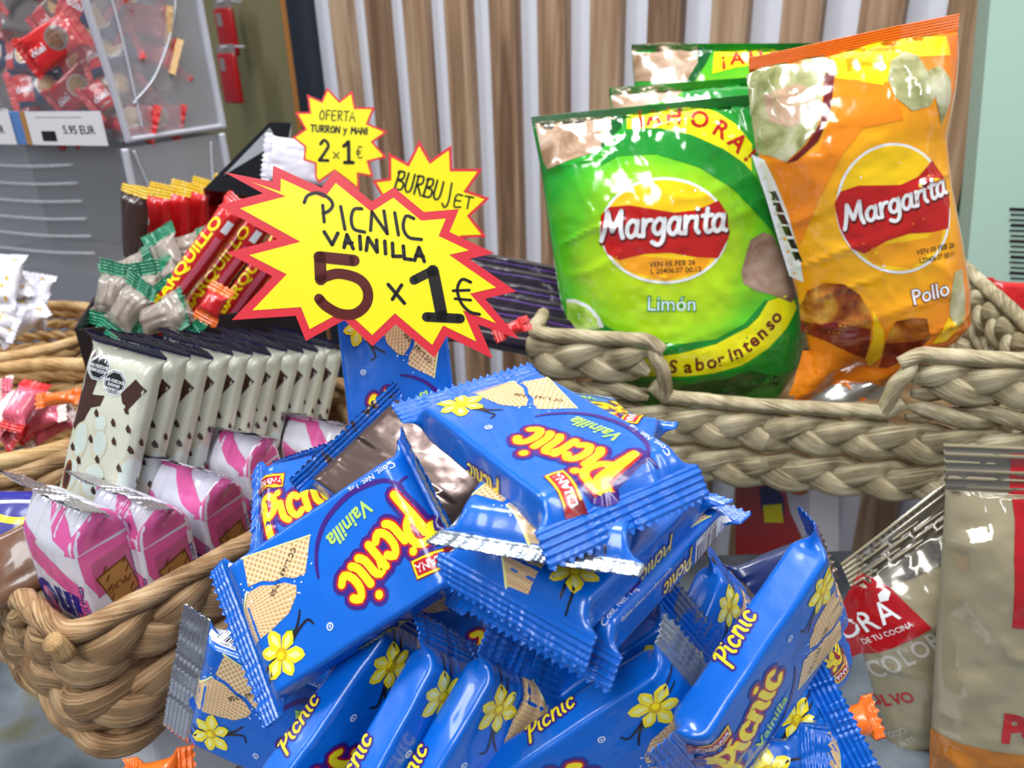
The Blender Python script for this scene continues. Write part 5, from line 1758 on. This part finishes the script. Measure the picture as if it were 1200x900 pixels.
# green twisted candies
G_GRN = 'green and clear twist sweets'
gp = None
for k, (x, y, r, z) in enumerate(((150, 318, 20, .50), (196, 300, -60, .50), (170, 345, 100, .47), (212, 292, 10, .51), (206, 330, -30, .49), (150, 362, 60, .45), (185, 372, 20, .45), (205, 365, 130, .45), (130, 345, 80, .47))):
    f = facing(x, y, z, (-.2, -.9, .5), r)
    if gp is None:
        gp = thing('twist_sweet', 'leftmost green ended twist sweet in clear wrap', 'sweet', f, G_GRN)
        tb = Tube(24, 17, 12, seal=(9, 9), tr=7, seed=360, wr=1.2, rc=5, bulge=1, bend=(.1, -.3))
        tube_body('wrapper', tb, None, 'wrap_clear', gp, 2.2)
        for e in (-1, 1):
            tube_seal(tb, e, ('candy_green', 'candy_green'), gp)
        mb = MB(); V, Fc, U = rim_mesh([(-8, 0, 0), (-5, 0, 0), (0, 0, 0), (5, 0, 0), (8, 0, 0)], 5, 3); mb.add(V.tolist(), Fc, 0); mb.build('toffee', 'candy_brown', gp, smooth=True)
    else:
        copy_thing(gp, f.matrix(), ['', 'green ended twist sweet touching the red wafer stick top', 'green ended twist sweet below the leftmost one', 'topmost green ended twist sweet beside the red sachets', 'green ended twist sweet in the middle of its heap',
                                    'green ended twist sweet low at the dark tray corner', 'green ended twist sweet lowest of the heap', 'green ended twist sweet next to the foot of the red sticks', 'green ended twist sweet over the tray edge'][k])
# dark tray behind the cookie bars, for the twist sweets and wafer sticks
TF = Frame(at(98, 418, .455), (0, 0, 1), (0, 1, 0)); TF.m = np.c_[np.array([.97, .24, 0]) / math.hypot(.97, .24), np.array([-.24, .97, 0]) / math.hypot(.97, .24), np.array([0, 0, 1.0])]
o = thing('display_tray', 'dark brown open tray behind the cookie bars holding twist sweets and wafer sticks', 'tray', TF)
mb = MB(); mb.box((70, 60, -40), (70, 60, 1.2)); mb.build('base', 'choc_card', o)
for x in (0, 140):
    mb = MB(); side_sheet(mb, [(0, -41), (120, -41), (120, 26), (0, 18)], x, 1.6); mb.build('side_wall', 'choc_card', o)
for y, h in ((0, 29), (120, 33)):
    mb = MB(); mb.box((70, y, -41 + h), (70, .8, h)); mb.build('end_wall', 'choc_card', o)
# ---- dark purple packs behind the big star
G_DARK = 'dark purple snack packs lying behind the big star'
for k in range(6):
    f = facing(608 + (k % 2) * 14, 322 + k * 15, .52 - .006 * k, (.1, -.75, .65), -16)
    A = Art(); A.line([(-50, -3), (50, -3)], 1.2, 'candy_grey', 2); A.line([(-50, 4), (50, 4)], .8, 'purple_ink', 2)
    candy(['topmost', 'second', 'third', 'fourth', 'fifth', 'lowest'][k] + ' dark purple pack of the stack between the big star and the grey basket', f, 'purple_black', 105, 22, 9, 380 + k, G_DARK, A, 'purple_black', 'snack pack', 'dark_pack')
f = facing(600, 385, .44, (0, -.8, .6), 20)
candy('small red sweet lying by the left corner of the grey basket', f, 'candy_red', 12, 7, 5, 390, None)

# ---- pale green carton at the right
f = Frame(at(1215, 150, .60), (-.35, -.93, .05))
mat('carton_green', (176, 208, 192), rough=.5)
o = thing('green_carton', 'tall pale green carton with a bar code at the right edge', 'carton', f)
P = [f.l(*p) for p in [(1166, -60), (1400, -60), (1400, 345), (1130, 345), (1140, 240)]]
mb = MB(); prism(mb, P[::-1], -60, 0); mb.build('box', 'carton_green', o)
mb = MB(); x = 0
for k in range(14):
    a = f.l(1183 + 1.2 * (k % 2), 245 + 6.2 * k); b_ = f.l(1200, 245 + 6.2 * k)
    mb.box(((a[0] + b_[0]) / 2 + 4, a[1], .3), (abs(b_[0] - a[0]) / 2 + 4, .7 + .5 * (k % 3 == 0), .25))
mb.build('bar_code', 'ink_black', o)
f = facing(1215, 356, .56, (-.3, -.9, .2), 0)
candy('red packet peeping out below the pale green carton', f, 'candy_red', 60, 30, 9, 395, None, None, None, 'packet', 'red_packet')

# ---- under the grey basket
f = Frame(at(905, 610, .66), (-.3, -.94, .1))
o = thing('red_box', 'red and white printed box standing behind the pile under the grey basket', 'carton', f)
P = [f.l(*p) for p in [(862, 540), (948, 540), (948, 690), (862, 690)]]
mb = MB(); prism(mb, P[::-1], -30, 0); mb.build('box', 'pack_white', o)
A = Art(); L_ = f.l
A.poly([L_(*p) for p in [(862, 556), (900, 556), (920, 572), (926, 600), (940, 630), (942, 690), (862, 690)]], 'gloss_red', 1)
A.poly([L_(*p) for p in [(890, 572), (906, 566), (918, 582), (920, 602), (904, 604), (892, 596)]], 'ink_navy', 2)
A.poly([L_(*p) for p in [(894, 592), (916, 590), (918, 612), (896, 612)]], 'card_yellow', 3)
A.ell(*L_(935, 572), 9, 6, 'candy_orange', 2)
printed_mesh('print', Flat(), np.array([L_(862, 690), L_(864, 690), L_(864, 688), L_(862, 688)]), [[0, 1, 2, 3]], ['gloss_red'], [0], A, o, .3, .1)
f = Frame(at(968, 610, .68), (-.3, -.94, .1))
prism_thing('pale_post', 'pale grey post beside the red and white box under the grey basket', 'post', f, [(947, 520), (983, 520), (983, 760), (947, 760)], 12, 'carton_green' if False else 'label_white')
f = facing(912, 672, .34, (.1, -.8, .5), 15)
candy('small dark blue and orange packet between the pile and the red box', f, 'candy_navy', 42, 20, 9, 400, None, None, 'foil_brown', 'packet', 'small_packet')
for (x, y, z, lab) in ((186, 912, .27, 'orange sweet under the silver finned pack at the bottom left'), (998, 846, .31, 'orange sweet beside the right edge of the pile')):
    candy(lab, facing(x, y, z, (0, -.7, .7), 10), 'candy_orange', 14, 12, 9, 402, 'orange sweets by the pile')

# ---- baskets with sweets at the far left
def round_basket(label, c, rx, ry, h, rows, fibre, seed, group, pitch=46):
    f = Frame(c, (0, 0, 1), (0, 1, 0)); o = thing('cane_basket', label, 'basket', f, group)
    rh = h / rows
    for k in range(rows):
        g = 0.86 + 0.14 * (k + 1) / rows
        path = []
        for q in range(120):
            a = 2 * PI * q / 120
            path.append((np.array([rx * g * math.cos(a), ry * g * math.sin(a), rh * (k + .5)]), np.array([math.cos(a), math.sin(a), 0.0])))
        for ply in range(2):
            V, Fc, U = strand_mesh(path, PI * ply + k, 1 if k % 2 else -1, pitch, rh * .2, rh * .3, True, seed + k * 2 + ply, False, 8)
            mesh_obj('strand', V, Fc, [fibre], None, U, None, o)
    P = [(rx * math.cos(2 * PI * q / 40), ry * math.sin(2 * PI * q / 40), h + 2) for q in range(41)]
    V, Fc, U = rim_mesh(P, rh * .42, seed); mesh_obj('rim', V, Fc, [fibre], None, U, None, o)
    mb = MB(); n = 40
    prism(mb, [(rx * .86 * math.cos(2 * PI * q / n), ry * .86 * math.sin(2 * PI * q / n)) for q in range(n)], 1, 4); mb.build('base', fibre, o)
    return o


G_CANE = 'round cane baskets at the far left'
ctop = at(-12, 385, .62)
round_basket('far cane basket at the left edge with white spotted wrappers', ctop - np.array([0, 0, .055]), 92, 70, 50, 5, 'cane_honey', 500, G_CANE, 30)
cm = at(-14, 500, .50)
round_basket('honey cane basket at the left edge with pink wrapped sweets', cm - np.array([0, 0, .075]), 112, 80, 84, 7, 'cane_honey', 520, G_CANE, 44)
# its light woven back wall and sweets
wrap = Art()
for k in range(12):
    wrap.ell(rnd.uniform(-18, 18), rnd.uniform(-12, 12), 2, 1.6, 'petal_core', 2, n=8)
pw = None
for k, (x, y, r) in enumerate(((8, 340, 20), (28, 352, -30), (48, 350, 70), (10, 372, -10), (35, 372, 40), (-8, 356, 60), (18, 330, 90))):
    f = facing(x - 14, y, .61 + .01 * (k % 3), (rnd.uniform(-.4, .4), -.8, .6), r)
    lab = ['white wrapper with yellow spots at the left edge of the far basket', 'white spotted wrapper in the middle of the far basket', 'white spotted wrapper standing upright at the right of the far basket', 'white spotted wrapper low in the far basket by the rim',
           'white spotted wrapper behind the far basket rim, right of the low one', 'white spotted wrapper half cut by the picture edge', 'topmost white spotted wrapper of the far basket'][k]
    if pw is None:
        pw = candy(lab, f, 'pack_white', 36, 28, 9, 540, 'white spotted wrappers', wrap, 'pack_white')
    else:
        copy_thing(pw, f.matrix(), lab)
pp = {}
for k in range(14):
    x = rnd.uniform(-30, 60); y = rnd.uniform(456, 508); q = k % 3
    f = facing(x, y, .49 + rnd.uniform(-.02, .02), (rnd.uniform(-.5, .5), -.6, .8), rnd.uniform(0, 180))
    lab = 'pink and cream wrapped sweet in the honey cane basket'
    if q in pp:
        copy_thing(pp[q], f.matrix())
    else:
        pp[q] = candy(lab, f, ('candy_pink', 'candy_cream', 'candy_pink')[q], 24, 15, 9, 550 + q, 'pink and cream sweets', None, ('candy_cream', 'candy_pink', 'candy_red')[q])
candy('small orange stick sweet at the right side of the honey cane basket', facing(70, 467, .44, (0, -.8, .6), 5), 'candy_orange', 18, 7, 5, 556, None)
# packs in the tan basket at the left edge
nv = Art(); nv.line([(-26, -4), (-10, 6), (10, 4), (26, 9)], 3, 'ink_yellow', 2); nv.line([(-24, 8), (0, 12), (20, 13)], 1.4, 'ink_white', 2); nv.text('YE', 2, -11, 12, 'ink_yellow', 3, 0, .05, .2)
candy('navy pack with yellow lettering beside the pink packs, at the left edge', facing(2, 622, .345, (.1, -.75, .65), -8), 'pack_navy', 56, 36, 10, 560, None, nv, 'pack_navy', 'snack pack', 'navy_pack')
candy('brown glossy pack under the navy one in the tan basket', facing(8, 668, .33, (.1, -.8, .6), 24), 'candy_brown', 48, 30, 10, 561, None, None, 'choc_dark', 'snack pack', 'brown_pack')

# ---- the tray below the pile
o = thing('pile_tray', 'pale open tray under the blue wafer pile', 'tray', loc=(0.012, 0.185, TOP))
mb = MB(); mb.box((0, 0, 32), (75, 48, 32), bev=3); mb.build('riser', 'choc_card', o)
mb = MB(); mb.box((0, 0, 2), (120, 78, 2), bev=1); mb.build('plate', 'label_white', o)

o = thing('basket_riser', 'low pale block under the tan braided basket', 'block', BASK2)
o.matrix_world = BASK2.matrix()
h = (BASK2.o[2] - TOP) * 1000
mb = MB(); mb.box((75, 108, -h / 2), (55, 85, h / 2 - .3), bev=2); mb.build('block', 'label_white', o)
